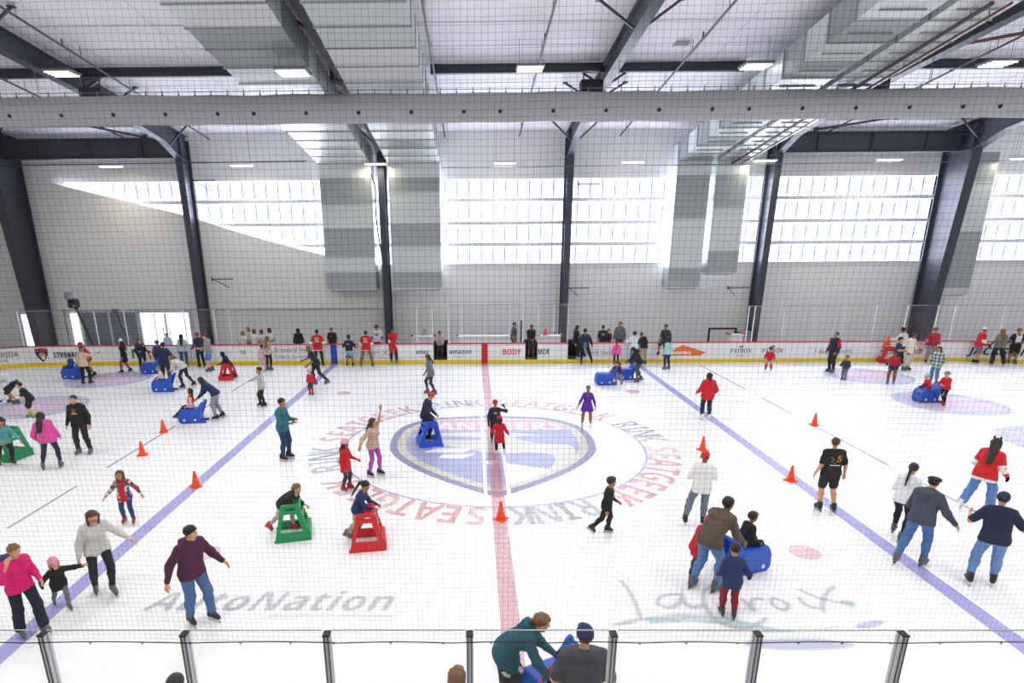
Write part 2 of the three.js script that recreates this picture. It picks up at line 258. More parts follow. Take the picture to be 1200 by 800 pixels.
// spec: at [x,z], h stature, face (degrees, 0 towards the stand, 90 towards +x), build, sex, kid, skin, hair [style, colour], hat [style, colour, pompom colour],
// top {kind,color,sleeve,hem,loose,hood,paint}, bottom {kind,color,len,loose,flare}, skate {boot,holder,laces} or null, pose {...}
function person(s) {
  const H = s.h, kid = s.kid, fem = s.sex === 'f', w = s.build ?? 1, lod = s.lod ?? 1, ps = { ...(s.pose ?? {}) };
  const root = thing('person', s.label, 'person', [0, 0, 0], s.face * DEG, s.group);
  const HH = kid ? H / (H < 1.15 ? 5.3 : 6) : H / 7.1, foot = 0.168 * H, skateUp = s.skate === null ? 0.045 * H : 0.6 * foot;
  const legL = (kid ? 0.44 : 0.475) * H, l1 = legL * 0.51, l2 = legL * 0.49, armL = 0.33 * H, a1 = armL * 0.53, a2 = armL * 0.47;
  const hipOff = 0.05 * H * (fem ? 1.05 : 1), shW = (kid ? 0.096 : fem ? 0.089 : 0.1) * H * (0.6 + 0.4 * w), spine = H - HH * 1.42 - (0.045 * H + legL);
  const lean = (ps.lean ?? 0) * DEG, side = (ps.side ?? 0) * DEG, twist = (ps.twist ?? 0) * DEG;
  const Q = (pitch, yaw, roll) => new THREE.Quaternion().setFromEuler(new THREE.Euler(pitch, yaw, -roll, 'YXZ'));
  const qp = Q(lean * 0.45, twist * 0.4, side * 0.6), qc = Q(lean, twist, side);
  const o = V(0, 0, 0);
  const W = V(0, 0.1 * H, 0).applyQuaternion(qp).add(o);
  const up = (x, y, z) => V(x, y, z).applyQuaternion(qc).add(W);
  const topY = spine - 0.1 * H, CH = up(0, topY, 0);
  const headRot = Q(((ps.pitch ?? 0) + (ps.lean ?? 0) * 0.4) * DEG, ((ps.yaw ?? 0)) * DEG + twist, (ps.tilt ?? 0) * DEG + side * 0.5);
  const neckTop = up(0, topY + HH * 0.34, 0.012 * H), headC = V(0, HH * 0.56, 0.06 * HH).applyQuaternion(headRot).add(neckTop);
  const hips = [-1, 1].map((k) => V(k * hipOff, -0.005 * H, 0).applyQuaternion(qp).add(o)), shs = [-1, 1].map((k) => up(k * shW, topY - 0.012 * H, 0));
  const ik = (a, t, la, lb, pole) => {
    const d = t.clone().sub(a); let L = d.length(); const M = (la + lb) * 0.998; if (L > M) { d.multiplyScalar(M / L); L = M; }
    const end = a.clone().add(d), u = d.clone().normalize(), x = (la * la - lb * lb + L * L) / (2 * L), hgt = Math.sqrt(Math.max(0, la * la - x * x));
    const pp = pole.clone().sub(u.clone().multiplyScalar(pole.dot(u))).normalize();
    return [a.clone().addScaledVector(u, x).addScaledVector(pp, hgt), end];
  };
  const legs = [0, 1].map((i) => { const k = i ? 1 : -1, t = (i ? ps.L : ps.R) ?? [0.03, -0.985, 0.03]; const out = k; return ik(hips[i], hips[i].clone().add(V(t[0] * out * legL, t[1] * legL, t[2] * legL)), l1, l2, V(k * 0.15 + (ps.knee ?? 0) * k, 0.1, 1)); });
  const arms = [0, 1].map((i) => {
    const k = i ? 1 : -1, t = (i ? ps.la : ps.ra) ?? [0.2, -0.95, 0.12], tv = V(t[0] * k * armL, t[1] * armL, t[2] * armL).applyAxisAngle(V(0, 1, 0), twist), pv = i ? ps.lp : ps.rp;
    return ik(shs[i], shs[i].clone().add(tv), a1, a2, pv ? V(pv[0] * k, pv[1], pv[2]) : V(k * 0.35, -0.5, -0.8));
  });
  // primitives: [a, b, ra, rb, tag]
  const C = (a, b, ra, rb, tag) => [a.x, a.y, a.z, b.x, b.y, b.z, ra, rb, tag];
  const pel = (x, y, z) => V(x, y, z).applyQuaternion(qp).add(o);
  const torso = (t, fat = 1) => {
    const f = fat * (0.45 + 0.55 * w), r = (v) => v * H * f * (kid ? 1.04 : 1) + t;
    const L = [
      C(pel(-0.038 * H, 0.015 * H, -0.005 * H), pel(0.038 * H, 0.015 * H, -0.005 * H), r(0.068), r(0.068), 'hip'),
      C(pel(-0.032 * H, -0.01 * H, -0.022 * H), pel(0.032 * H, -0.01 * H, -0.022 * H), r(0.058), r(0.058), 'hip'),
    ];
    const cx = (fem ? 0.032 : 0.043) * H, wx = (fem ? 0.026 : 0.034) * H;
    for (const k of [-1, 1]) {
      L.push(C(pel(k * wx, 0.03 * H, 0), up(k * wx, 0.02 * H, 0.004 * H), r(0.06), r(fem ? 0.053 : 0.059), 'torso'));
      L.push(C(up(k * wx, 0.02 * H, 0.004 * H), up(k * cx, topY * 0.72, 0.006 * H), r(fem ? 0.054 : 0.059), r(0.06), 'torso'));
      L.push(C(up(k * cx, topY * 0.72, 0), up(k * cx, topY * 0.97, -0.004 * H), r(0.062), r(0.046), 'torso'));
      if (fem && !kid) L.push(C(up(k * 0.04 * H, topY * 0.58, 0.05 * H), up(k * 0.04 * H, topY * 0.6, 0.05 * H), r(0.036), r(0.036), 'torso'));
    }
    if (w > 1.15) L.push(C(up(0, 0, 0.03 * H), pel(0, 0.06 * H, 0.03 * H), r(0.07), r(0.07), 'torso'));
    L.push(C(shs[0].clone().lerp(CH, 0.08), CH, 0.035 * H + t, 0.046 * H + t, 'yoke'), C(shs[1].clone().lerp(CH, 0.08), CH, 0.035 * H + t, 0.046 * H + t, 'yoke'));
    L.push(C(up(0, topY * 0.97, -0.008 * H), up(0, topY + 0.02 * H, 0), 0.042 * H + t, 0.034 * H + t, 'yoke'));
    return L;
  };
  const arm = (i, t, len, tl = t) => {
    const [e, wr] = arms[i], n = i ? 'L' : 'R', f = 0.55 + 0.45 * w, L = [];
    const A = Math.min(1, len / 0.53), b = shs[i].clone().lerp(e, A);
    L.push(C(shs[i], b, 0.033 * H * f + t, (0.033 - 0.005 * A) * H * f + t, 'upper' + n));
    if (len > 0.53) { const B = Math.min(1, (len - 0.53) / 0.47); L.push(C(e, e.clone().lerp(wr, B), 0.028 * H * f + t, (0.028 - 0.0115 * B) * H * f + tl, 'fore' + n)); }
    return L;
  };
  const leg = (i, t, len, tl = t) => {
    const [kn, an] = legs[i], n = i ? 'L' : 'R', f = 0.5 + 0.5 * w, L = [], A = Math.min(1, len / 0.51), hip = hips[i].clone().add(V((i ? 1 : -1) * 0.006 * H, 0, 0));
    const tm = t + (tl - t) * Math.min(1, len / 0.51) * 0.4;
    L.push(C(hip, hip.clone().lerp(kn, A), 0.057 * H * f + t, (0.057 - 0.021 * A) * H * f + tm, 'thigh' + n));
    if (len > 0.51) {
      const B = Math.min(1, (len - 0.51) / 0.49), back = V(0, 0, -0.012 * H), calf = kn.clone().lerp(an, Math.min(B, 0.35)).add(back);
      L.push(C(kn, calf, 0.036 * H * f + tm, 0.036 * H * f + tm, 'calf' + n));
      if (B > 0.35) L.push(C(calf, kn.clone().lerp(an, B), 0.036 * H * f + tm, 0.036 * H * f - 0.012 * H * (B - 0.35) / 0.65 + tl, 'calf' + n));
    }
    return L;
  };
  // continuous skin: limbs and trunk, then head and hands from finer grids of their own
  const tone = lin(SKIN[s.skin ?? 'light']), dark = tone.map((c) => c * 0.75), hairCol = lin(HAIR[s.hair?.[1]] ?? s.hair?.[1] ?? '#2a1d14');
  const lt = s.bottom?.kind === null || (s.bottom?.len ?? 1) < 0.7 ? 0 : -0.0075 * H, at_ = (s.top.sleeve ?? 1) < 0.7 ? 0 : -0.006 * H;
  const bp = [...torso(-0.01 * H), ...arm(0, at_, 1), ...arm(1, at_, 1), ...leg(0, lt, 1, lt * 0.5), ...leg(1, lt, 1, lt * 0.5), C(CH, neckTop, 0.033 * H, 0.03 * H, 'neck')];
  const cs = s.skate === null ? [] : [0, 1];
  const bodyCell = LOD_CELL.body[lod] * (kid ? 0.8 : 1), clothCell = LOD_CELL.cloth[lod] * (kid ? 0.85 : 1);
  const pieces = [sdfMesh(bp, bodyCell, { k: 0.018 * H, color: () => tone })];
  const hg = headGeo(lod).clone(), hc = new Float32Array(hg.attributes.position.count * 3), code = hg.userData.code ?? headGeo(lod).userData.code;
  for (let i = 0; i < code.length; i++) { const c = code[i] === 1 ? [tone[0] * 0.8, tone[1] * 0.5, tone[2] * 0.5] : code[i] === 2 ? [0.02, 0.015, 0.012] : code[i] === 4 ? [0.6, 0.58, 0.55] : code[i] === 3 ? hairCol.map((v, k) => v * 0.7 + tone[k] * 0.1) : tone; hc.set(c, i * 3); }
  hg.setAttribute('color', new THREE.BufferAttribute(hc, 3));
  const headM = new THREE.Matrix4().compose(headC, headRot, V(HH, HH, HH)); pieces.push(hg.applyMatrix4(headM));
  const handL = 0.105 * H, handMs = [];
  for (let i = 0; i < 2; i++) {
    const [e, wr] = arms[i], k = i ? 1 : -1, y = e.clone().sub(wr).normalize(); // -y of the hand runs along the forearm
    const hint = (i ? ps.lpalm : ps.rpalm) ?? [-1, 0, -0.25]; // palm normal hint: [out, up, fwd]
    let pal = V(hint[0] * k, hint[1], hint[2]).applyAxisAngle(V(0, 1, 0), twist); pal.addScaledVector(y, -pal.dot(y)); if (pal.length() < 0.1) pal = V(0, -1, 0.2).addScaledVector(y, -V(0, -1, 0.2).dot(y)); pal.normalize();
    const x = pal.clone().negate(), z = x.clone().cross(y); // left hand: palm -x, thumb +z
    const m = new THREE.Matrix4().makeBasis(x, y, i ? z : z.clone().negate());
    let g = handGeo((i ? ps.lh : ps.rh) ?? 'relax', lod);
    m.scale(V(handL, handL, handL)).setPosition(wr);
    if (!i) m.multiply(new THREE.Matrix4().makeScale(1, 1, 1));
    handMs.push([g, m]);
    const gg = g.clone().applyMatrix4(m); if (m.determinant() < 0) { const id = gg.index.array; for (let q = 0; q < id.length; q += 3) { const tmp = id[q]; id[q] = id[q + 1]; id[q + 1] = tmp; } }
    const cc = new Float32Array(gg.attributes.position.count * 3); for (let q = 0; q < cc.length; q += 3) cc.set(tone, q); gg.setAttribute('color', new THREE.BufferAttribute(cc, 3)); pieces.push(gg);
  }
  // ground: the lower skate stands on the ice, or a given hip height
  const an = legs.map((l) => l[1]), lowest = Math.min(an[0].y, an[1].y), lift = s.hipY !== undefined ? s.hipY : (s.floor ?? 0) + skateUp - lowest;
  const low = Math.abs(an[0].y - an[1].y) > 0.08 * H ? an[an[0].y < an[1].y ? 0 : 1].clone() : an[0].clone().add(an[1]).multiplyScalar(0.5);
  if (s.anchor === 'hip') low.set(0, 0, 0); if (s.anchor === 'head') low.copy(headC);
  const cf = Math.cos(s.face * DEG), sf = Math.sin(s.face * DEG);
  root.position.set(s.at[0] - (low.x * cf + low.z * sf), 0, s.at[1] - (-low.x * sf + low.z * cf));
  const inner = (name, g, m, parent = root) => { if (parent === root) g.translate(0, lift, 0); return part(name, g, m, parent); };
  const body = inner('body', mergeGeometries(pieces), paintMat(0.6));
  const solid = (c, rough = 0.85) => mat(c, rough);
  const wrinkle = (k) => 0.0035 * H * k;
  // trousers, shorts, skirt
  const b = s.bottom ?? { kind: 'jeans', color: '#3c5a86' }, bt = (b.loose ?? 0.011) * H / 1.7, bl = b.len ?? 0.97;
  if (b.kind) {
    const waist = b.waist ?? 0.065, nrm = V(0, 1, 0).applyQuaternion(qp), wp = pel(0, waist * H, 0);
    const bprims = b.skirt ? [...torso(bt).slice(0, 4), ...[-1, 1].map((k) => C(pel(k * 0.02 * H, 0.02 * H, 0), V(k * 0.045 * H, -b.skirt * H, 0), 0.07 * H, 0.09 * H, 'hip'))] : [...torso(bt).slice(0, 4), ...leg(0, bt, bl, bt + (b.flare ?? 0)), ...leg(1, bt, bl, bt + (b.flare ?? 0))];
    const cuts = [[nrm.x, nrm.y, nrm.z, nrm.dot(wp)]]; if (b.skirt) cuts.push([0, -1, 0, b.skirt * H]);
    const g = sdfMesh(bprims, clothCell, { k: 0.018 * H, noise: wrinkle(b.loose > 0.008 || b.loose === undefined ? 1 : 0.3), cuts, color: b.paint });
    inner(b.kind, g, b.paint ? paintMat() : solid(b.color));
  }
  // tops
  const t = s.top, tt = (t.loose ?? 0.014) * 0.8 * H / 1.7 + 0.004 * H, sl = t.sleeve ?? 0.96;
  const hem = t.hem ?? -0.03, hn = V(0, -1, 0).applyQuaternion(Q(lean * 0.3, 0, 0)), hp = pel(0, hem * H, 0);
  const prims = [...torso(tt, 1.02), ...arm(0, tt * 0.75, sl, tt * 0.5), ...arm(1, tt * 0.75, sl, tt * 0.5)];
  if (hem < 0) for (const i of [0, 1]) prims.push(C(hips[i], hips[i].clone().lerp(legs[i][0], 0.12), 0.06 * H * (0.5 + 0.5 * w) + tt, 0.058 * H * (0.5 + 0.5 * w) + tt, 'hip'));
  if (hem < -0.04) for (const k of [-1, 1]) prims.push(C(pel(k * 0.03 * H, 0.06 * H, 0), V(k * (0.04 + (t.flare ?? 0) * 0.5) * H, hem * H - 0.02 * H, lean > 0.4 ? 0.03 * H : 0), 0.064 * H + tt, (0.066 + (t.flare ?? 0)) * H + tt, 'hip'));
  if (t.hood) prims.push(C(up(-0.035 * H, topY + 0.012 * H, -0.07 * H), up(0.035 * H, topY + 0.012 * H, -0.07 * H), 0.034 * H, 0.034 * H, 'hood'), C(up(0, topY - 0.005 * H, -0.08 * H), up(0, topY - 0.045 * H, -0.075 * H), 0.034 * H, 0.022 * H, 'hood'), C(up(-0.05 * H, topY + 0.02 * H, 0), up(-0.02 * H, topY - 0.02 * H, 0.055 * H), 0.02 * H, 0.016 * H, 'hood'), C(up(0.05 * H, topY + 0.02 * H, 0), up(0.02 * H, topY - 0.02 * H, 0.055 * H), 0.02 * H, 0.016 * H, 'hood'));
  if (t.puff) for (const p of prims) { p[6] += 0.012 * H; p[7] += 0.01 * H; }
  const iq = qc.clone().invert(), W0 = W.clone();
  const localPaint = t.paint && ((x, y, z, tag, tt_) => { const q = V(x, y, z).sub(W0).applyQuaternion(iq); return t.paint(q.x / H, q.y / H, q.z / H, tag, tt_); });
  const nk = up(0, topY + 0.046 * H, 0), nn = V(0, 1, 0.25).normalize().applyQuaternion(qc), cuts = [[hn.x, hn.y, hn.z, hn.dot(hp)]];
  if (!t.hood) cuts.push([nn.x, nn.y, nn.z, nn.dot(nk)]);
  const topMesh = inner(t.kind, sdfMesh(prims, clothCell, { k: 0.018 * H, noise: wrinkle(t.smooth ? 0.4 : 1), cuts, color: localPaint }), t.paint ? paintMat() : solid(t.color));
  if (t.print) { // flat print on the chest or back
    const { tex, size, y = topY * 0.55 / H, back = false, name = back ? 'back_print' : 'chest_print' } = t.print, sgn = back ? -1 : 1;
    topMesh.updateMatrixWorld(true); const tm = new THREE.Mesh(topMesh.geometry, topMesh.material);
    const c = up(0, y * H, sgn * 0.075 * H).add(V(0, lift, 0)), e = new THREE.Euler().setFromQuaternion(qc.clone().multiply(new THREE.Quaternion().setFromAxisAngle(V(0, 1, 0), back ? Math.PI : 0)));
    const dg = new DecalGeometry(tm, c, e, V(size[0] * H, size[1] * H, 0.14 * H));
    if (dg.attributes.position.count) part(name, dg, printMat(tex, 0.8), topMesh);
  }
  // gloves
  for (let i = 0; i < 2; i++) { const gl = i ? s.gloves?.[0] : s.gloves?.[1]; if (!gl) continue; const [g, m] = handMs[i]; const pp = g.attributes.position, nn2 = g.attributes.normal, q = g.clone(); for (let j = 0; j < pp.count; j++) q.attributes.position.setXYZ(j, pp.getX(j) + nn2.getX(j) * 0.07, pp.getY(j) + nn2.getY(j) * 0.07, pp.getZ(j) + nn2.getZ(j) * 0.07); inner('glove', q.applyMatrix4(m), solid(gl)); }
  // hair and hat follow the head
  if (s.hair) {
    const st = s.hair[0], fall = ['long', 'mid', 'bob', 'pony'].includes(st), hr = fall ? Q(Math.min(lean, 0.7) + (lean > 0.7 ? (ps.pitch ?? 0) * DEG : 0), (ps.yaw ?? 0) * DEG + twist, 0) : headRot;
    const g = hairGeo(st, lod).clone(); if (fall) { const p = g.attributes.position, off = ((t.puff ? 0.03 : 0) + (t.hood ? 0.028 : 0) + tt / H * 0.8) * H / HH; for (let i = 0; i < p.count; i++) { const q = Math.min(1, Math.max(0, (-0.25 - p.getY(i)) / 0.45)); if (p.getZ(i) < -0.1) p.setZ(i, p.getZ(i) - off * q); } g.computeVertexNormals(); }
    if (s.hat && s.hat[0] !== 'ears' && s.hat[0] !== 'band') { const p = g.attributes.position; for (let i = 0; i < p.count; i++) if (p.getY(i) > 0.1) { const f = 0.86; p.setXYZ(i, p.getX(i) * f, 0.1 + (p.getY(i) - 0.1) * 0.8, p.getZ(i) * f); } }
    inner('hair', g.applyMatrix4(new THREE.Matrix4().compose(headC, hr, V(HH, HH, HH))), solid(HAIR[s.hair[1]] ?? s.hair[1], 0.55));
  }
  if (s.hat) {
    const names = { beanie: 'beanie', cap: 'cap', capback: 'cap', flat: 'flat_cap', helmet: 'helmet', hockey: 'hockey_helmet', band: 'headband', hood: 'hood', brim: 'bucket_hat', ears: 'cat_ear_headband' };
    const hat = inner(names[s.hat[0]], hatGeo(s.hat[0], lod).clone().applyMatrix4(headM), solid(s.hat[1], s.hat[0] === 'helmet' || s.hat[0] === 'hockey' ? 0.35 : 0.8));
    if (s.hat[2]) part(s.hat[0] === 'beanie' ? 'pompom' : 'panel', (s.hat[0] === 'beanie' ? sdfMesh([[0, 0.68, -0.05, 0, 0.681, -0.05, 0.14, 0.14]], 0.05, { noise: 0.02 }) : sdfMesh([[-0.1, 0.33, 0.3, 0.1, 0.33, 0.3, 0.1, 0.1]], 0.05)).applyMatrix4(headM).translate(0, lift, 0), solid(s.hat[2]), hat);
  }
  if (s.glasses) inner('glasses', merge([-0.13, 0.13].map((x) => new THREE.TorusGeometry(0.09, 0.014, 6, 14).translate(x, 0.03, 0.4)).concat([box(0.08, 0.02, 0.02, 0, 0.04, 0.42), box(0.015, 0.02, 0.42, -0.3, 0.04, 0.2), box(0.015, 0.02, 0.42, 0.3, 0.04, 0.2), box(0.1, 0.02, 0.02, 0.25, 0.04, 0.4), box(0.1, 0.02, 0.02, -0.25, 0.04, 0.4)])).applyMatrix4(headM), solid('#5b3a2a', 0.4));
  // skates
  if (s.skate !== null) for (let i = 0; i < 2; i++) {
    const sk = s.skate ?? {}, yaw = ((i ? ps.Ly : ps.Ry) ?? 8) * (i ? 1 : -1) * DEG, pit = ((i ? ps.Lp : ps.Rp) ?? 0) * DEG, a = an[i].clone().add(V(0, lift, 0));
    const boot = part('skate', bootGeo(lod), solid(sk.boot ?? '#191a1d', 0.5), root); boot.position.copy(a); boot.rotation.set(pit, yaw, 0, 'YXZ'); boot.scale.setScalar(foot / 0.98);
    part('blade_holder', soleGeo, solid(sk.holder ?? '#d9dade', 0.4), boot); part('blade', bladeGeo, mat('#b9bcc2', 0.3, 0.8), boot);
    if (lod < 2) part('laces', laceGeo, solid(sk.laces ?? '#e8e8e8', 0.8), boot);
  } else for (let i = 0; i < 2; i++) { const a = an[i].clone().add(V(0, lift, 0)); const sh = part('shoe', bootGeo(lod), solid('#202226', 0.6), root); sh.position.copy(a).y += 0.0; sh.scale.set(foot, foot * 0.8, foot); }
  s.extra?.({ root, up, pel, H, lift, qc, arms, headM, part: inner, topY });
  return root;
}

// ---------- the hall ----------
const roofY = (z) => z < 1 ? 11.75 + 0.1 * (z + 17.5) : 13.6 - 0.1 * (z - 1);
const WALL_Z = -17.5, XL = -34, XR = 38, BACK = 34;
const white = mat('#eeeeec', 0.85), liner = mat('#f1eff6', 0.8), steel = mat('#40434f', 0.5), galv = mat('#dfe3e4', 0.38, 0.32), galvDark = mat('#a4abac', 0.45, 0.4);
// floor slab under the rink and the ice on it
struct('floor', box(XR - XL + 2, 0.3, BACK + 19.5, (XL + XR) / 2, -0.19, (BACK - 18.5) / 2), mat('#8b8d90', 0.8));
function noiseTex(w, h, base, amp, streak) {
  return canvasTex(w, h, (g) => {
    g.fillStyle = base; g.fillRect(0, 0, w, h);
    for (let i = 0; i < amp; i++) { const v = rnd() < 0.5 ? 255 : 205; g.strokeStyle = `rgba(${v},${v},${v + (v < 255 ? 6 : 0)},${0.05 + rnd() * 0.1})`; g.lineWidth = 0.6 + rnd() * streak; const x = rnd() * w, y = rnd() * h, a = rnd() * 6.28, L = 20 + rnd() * 190; g.beginPath(); g.moveTo(x, y); g.quadraticCurveTo(x + Math.cos(a) * L * 0.5 + rnd() * 30 - 15, y + Math.sin(a) * L * 0.5 + rnd() * 30 - 15, x + Math.cos(a) * L, y + Math.sin(a) * L); g.stroke(); }
  });
}
// boards follow the rink: straight sides, rounded corners
const HALF = 12.95, END = 30.5, RAD = 8.5, START_L = -21.4, START_R = 23.6;
const outline = (grow) => {
  const pts = [], a = HALF + grow, add = (cx, cz, a0, a1, r) => { for (let i = 0; i <= 12; i++) { const t = a0 + (a1 - a0) * i / 12; pts.push([cx + Math.cos(t) * r, cz + Math.sin(t) * r]); } };
  add(START_R, -HALF + RAD, -Math.PI / 2, 0, RAD + grow); add(START_R, HALF - RAD, 0, Math.PI / 2, RAD + grow);
  add(START_L, HALF - RAD, Math.PI / 2, Math.PI, RAD + grow); add(START_L, -HALF + RAD, Math.PI, Math.PI * 1.5, RAD + grow); return pts;
};
{
  const sh = new THREE.Shape(outline(0).map(([x, z]) => new THREE.Vector2(x, -z)));
  const g = new THREE.ExtrudeGeometry(sh, { depth: 0.04, bevelEnabled: false }).rotateX(-Math.PI / 2).translate(0, -0.04, 0);
  const t = noiseTex(1024, 1024, '#fbfbfc', 2600, 1.6); t.wrapS = t.wrapT = THREE.RepeatWrapping; t.repeat.set(1 / 9, 1 / 9);
  var ice = struct('ice', g, new THREE.MeshPhysicalMaterial({ map: t, roughness: 0.38, specularIntensity: 0.55 }));
}
// lines and marks painted in the ice
function flatShape(draw) { const s = new THREE.Shape(); draw(s); return new THREE.ShapeGeometry(s, 48).rotateX(-Math.PI / 2); }
const paint = (c, o = 1) => new THREE.MeshStandardMaterial({ color: c, roughness: 0.45, transparent: o < 1, opacity: o, polygonOffset: true, polygonOffsetFactor: -1 });
const mark = (name, g, m, y = 0.002) => { const o = part(name, g.translate(0, y, 0), m, ice); o.castShadow = false; return o; };
const strip = (x, z0, z1, w) => new THREE.PlaneGeometry(w, z1 - z0, 1, 1).rotateX(-Math.PI / 2).translate(x, 0, (z0 + z1) / 2);
const frostTex = (color, a) => { const t = canvasTex(64, 512, (g, w, h) => { g.clearRect(0, 0, w, h); for (let y = 0; y < h; y += 2) for (let x = 0; x < w; x += 4) { g.fillStyle = color; g.globalAlpha = Math.max(0, Math.min(1, a + (rnd() - 0.5) * 0.09)); g.fillRect(x, y, 4, 2); } }); t.wrapS = t.wrapT = THREE.RepeatWrapping; t.repeat.set(1, 4); return t; };
const frost = (color, a) => new THREE.MeshStandardMaterial({ map: frostTex(color, a), transparent: true, roughness: 0.45, polygonOffset: true, polygonOffsetFactor: -1 });
mark('red_line', strip(0, -HALF, HALF, 0.32), frost('#d98a9c', 0.44), 0.006);
const blueM = frost('#8f8be6', 0.5);
mark('blue_line', strip(-7.77, -HALF, HALF, 0.32), blueM); mark('blue_line', strip(7.77, -HALF, HALF, 0.32), blueM);
mark('centre_circle', new THREE.RingGeometry(4.53, 4.6, 96).rotateX(-Math.PI / 2), paint('#9a97e8', 0.45), 0.004);
for (const s of [-1, 1]) for (const [a, b] of [[-12.3, -7.1], [-5.6, -3.3], [-2.1, 1.9], [3.2, 5.6], [7, 12.3]]) mark('dashed_line', strip(s * 10.85, a, b, 0.075), paint(a === -2.1 ? '#9c98c4' : '#a9a9b4', 0.55));
for (const [x, z] of [[6, -6.71], [-6, -6.71], [6, 6.71], [-6, 6.71]]) mark('face_off_spot', new THREE.CircleGeometry(0.3, 32).rotateX(-Math.PI / 2).translate(x, 0, z), paint('#e5a3b0', 0.36));
const patch = (name, x, z, w, h, tex, y = 0.003) => mark(name, new THREE.PlaneGeometry(w, h).rotateX(-Math.PI / 2).translate(x, 0, z), new THREE.MeshStandardMaterial({ map: tex, transparent: true, roughness: 0.45, polygonOffset: true, polygonOffsetFactor: -1 }), y);
{ // pale cross-ice circles at both ends, pink in the middle
  const tex = canvasTex(256, 256, (g) => { g.filter = 'blur(2px)'; g.fillStyle = '#a9aee0'; g.globalAlpha = 0.36; g.beginPath(); g.arc(128, 128, 124, 0, 7); g.fill(); g.globalCompositeOperation = 'source-atop'; g.filter = 'none'; for (let i = 0; i < 14; i++) { g.globalAlpha = 0.09; g.fillStyle = '#f3b3c8'; g.beginPath(); g.roundRect(40 + i * 3, 44 + i * 3, 190 - i * 6, 168 - i * 6, 24); g.fill(); } });
  for (const s of [-1, 1]) for (const z of [-9.6, -4.7, 0.1, 5]) patch('crease_circle', s * 17.55, z, 3.75, 3.75, tex, 0.002);
}
// shield emblem at the centre, seen upright from the stand
patch('centre_emblem', 0, 0.36, 6.5, 7.3, canvasTex(1300, 1460, (g) => {
  g.scale(200, 200); g.translate(3.25, 3.29);
  const shield = (k) => { g.beginPath(); g.moveTo(0, -3.2 * k); g.lineTo(1.8 * k, -2.98 * k); g.quadraticCurveTo(2.7 * k, -2.6 * k, 3.05 * k, -1.7 * k); g.quadraticCurveTo(3.3 * k, -0.7 * k, 3.1 * k, 0.5 * k); g.quadraticCurveTo(2.6 * k, 2.2 * k, 0.1 * k, 3.95 * k); g.lineTo(-0.1 * k, 3.95 * k); g.quadraticCurveTo(-2.6 * k, 2.2 * k, -3.1 * k, 0.5 * k); g.quadraticCurveTo(-3.3 * k, -0.7 * k, -3.05 * k, -1.7 * k); g.quadraticCurveTo(-2.7 * k, -2.6 * k, -1.8 * k, -2.98 * k); g.closePath(); };
  g.globalAlpha = 0.72; g.fillStyle = '#8f93bb'; shield(1); g.fill();
  g.fillStyle = '#d6d2c6'; g.globalAlpha = 0.9; shield(0.925); g.fill();
  g.fillStyle = '#9aa0cb'; shield(0.84); g.fill();
  g.save(); shield(0.87); g.clip(); g.fillStyle = '#eab3ba'; g.fillRect(-3.2, -3.2, 6.4, 1.72); g.fillStyle = '#8f93bb'; g.fillRect(-3.2, -1.5, 6.4, 0.1);
  g.fillStyle = '#fbf6f4'; g.font = 'bold 0.95px sans-serif'; g.textAlign = 'center'; g.textBaseline = 'middle'; g.save(); g.translate(0, -2.12); g.scale(1.02, 1.25); g.fillText('PANTHERS', 0, 0, 5.0); g.restore();
  // leaping cat: head, muzzle, forelegs
  g.fillStyle = '#d9d5c9'; g.beginPath(); g.moveTo(-2.6, -0.9); g.bezierCurveTo(-1.4, -1.4, 0.4, -1.4, 1.3, -1.0); g.bezierCurveTo(2.5, -0.5, 2.7, 0.6, 2.2, 1.5); g.bezierCurveTo(1.9, 2.1, 1.3, 2.5, 0.9, 2.6); g.bezierCurveTo(1.5, 1.9, 1.7, 1.1, 1.1, 0.7); g.bezierCurveTo(0.5, 0.9, -0.3, 0.8, -0.7, 0.4); g.bezierCurveTo(-1.3, 0.2, -2.0, -0.2, -2.6, -0.9); g.fill();
  g.fillStyle = '#9aa0cb'; g.beginPath(); g.moveTo(-2.3, -0.75); g.bezierCurveTo(-1.3, -1.0, -0.6, -0.7, -0.1, -0.5); g.bezierCurveTo(-0.8, -0.3, -1.6, -0.4, -2.3, -0.75); g.fill(); g.beginPath(); g.moveTo(0.7, -0.7); g.bezierCurveTo(1.5, -1.1, 2.2, -0.7, 2.4, 0.1); g.bezierCurveTo(1.9, -0.1, 1.2, 0.1, 0.7, -0.7); g.fill(); g.beginPath(); g.moveTo(0.9, 0.9); g.bezierCurveTo(1.9, 0.5, 2.0, 1.3, 1.4, 2.2); g.bezierCurveTo(1.3, 1.6, 1.1, 1.3, 0.2, 1.2); g.fill();
  g.fillStyle = '#fcfcfd'; for (const d of [[[-1.7, 0.35], [-0.6, 0.35], [-0.9, 0.75], [-2.1, 0.7]], [[-1.5, 0.9], [-0.5, 0.85], [-0.9, 1.25], [-1.6, 1.2]], [[0.25, 1.6], [1.4, 2.1], [1.6, 2.5], [0.3, 3.5]], [[-0.4, 1.5], [0.1, 1.4], [-0.05, 1.9]], [[-2.2, -0.1], [-1.4, 0.1], [-1.8, 0.3]]]) { g.beginPath(); d.forEach(([x, y], i) => i ? g.lineTo(x, y) : g.moveTo(x, y)); g.closePath(); g.fill(); }
  g.restore(); g.globalCompositeOperation = 'destination-out'; g.globalAlpha = 1; g.fillStyle = '#000'; g.fillRect(-0.34, -3.4, 0.1, 7.6); g.fillRect(0.24, -3.4, 0.1, 7.6);
}), 0.003);
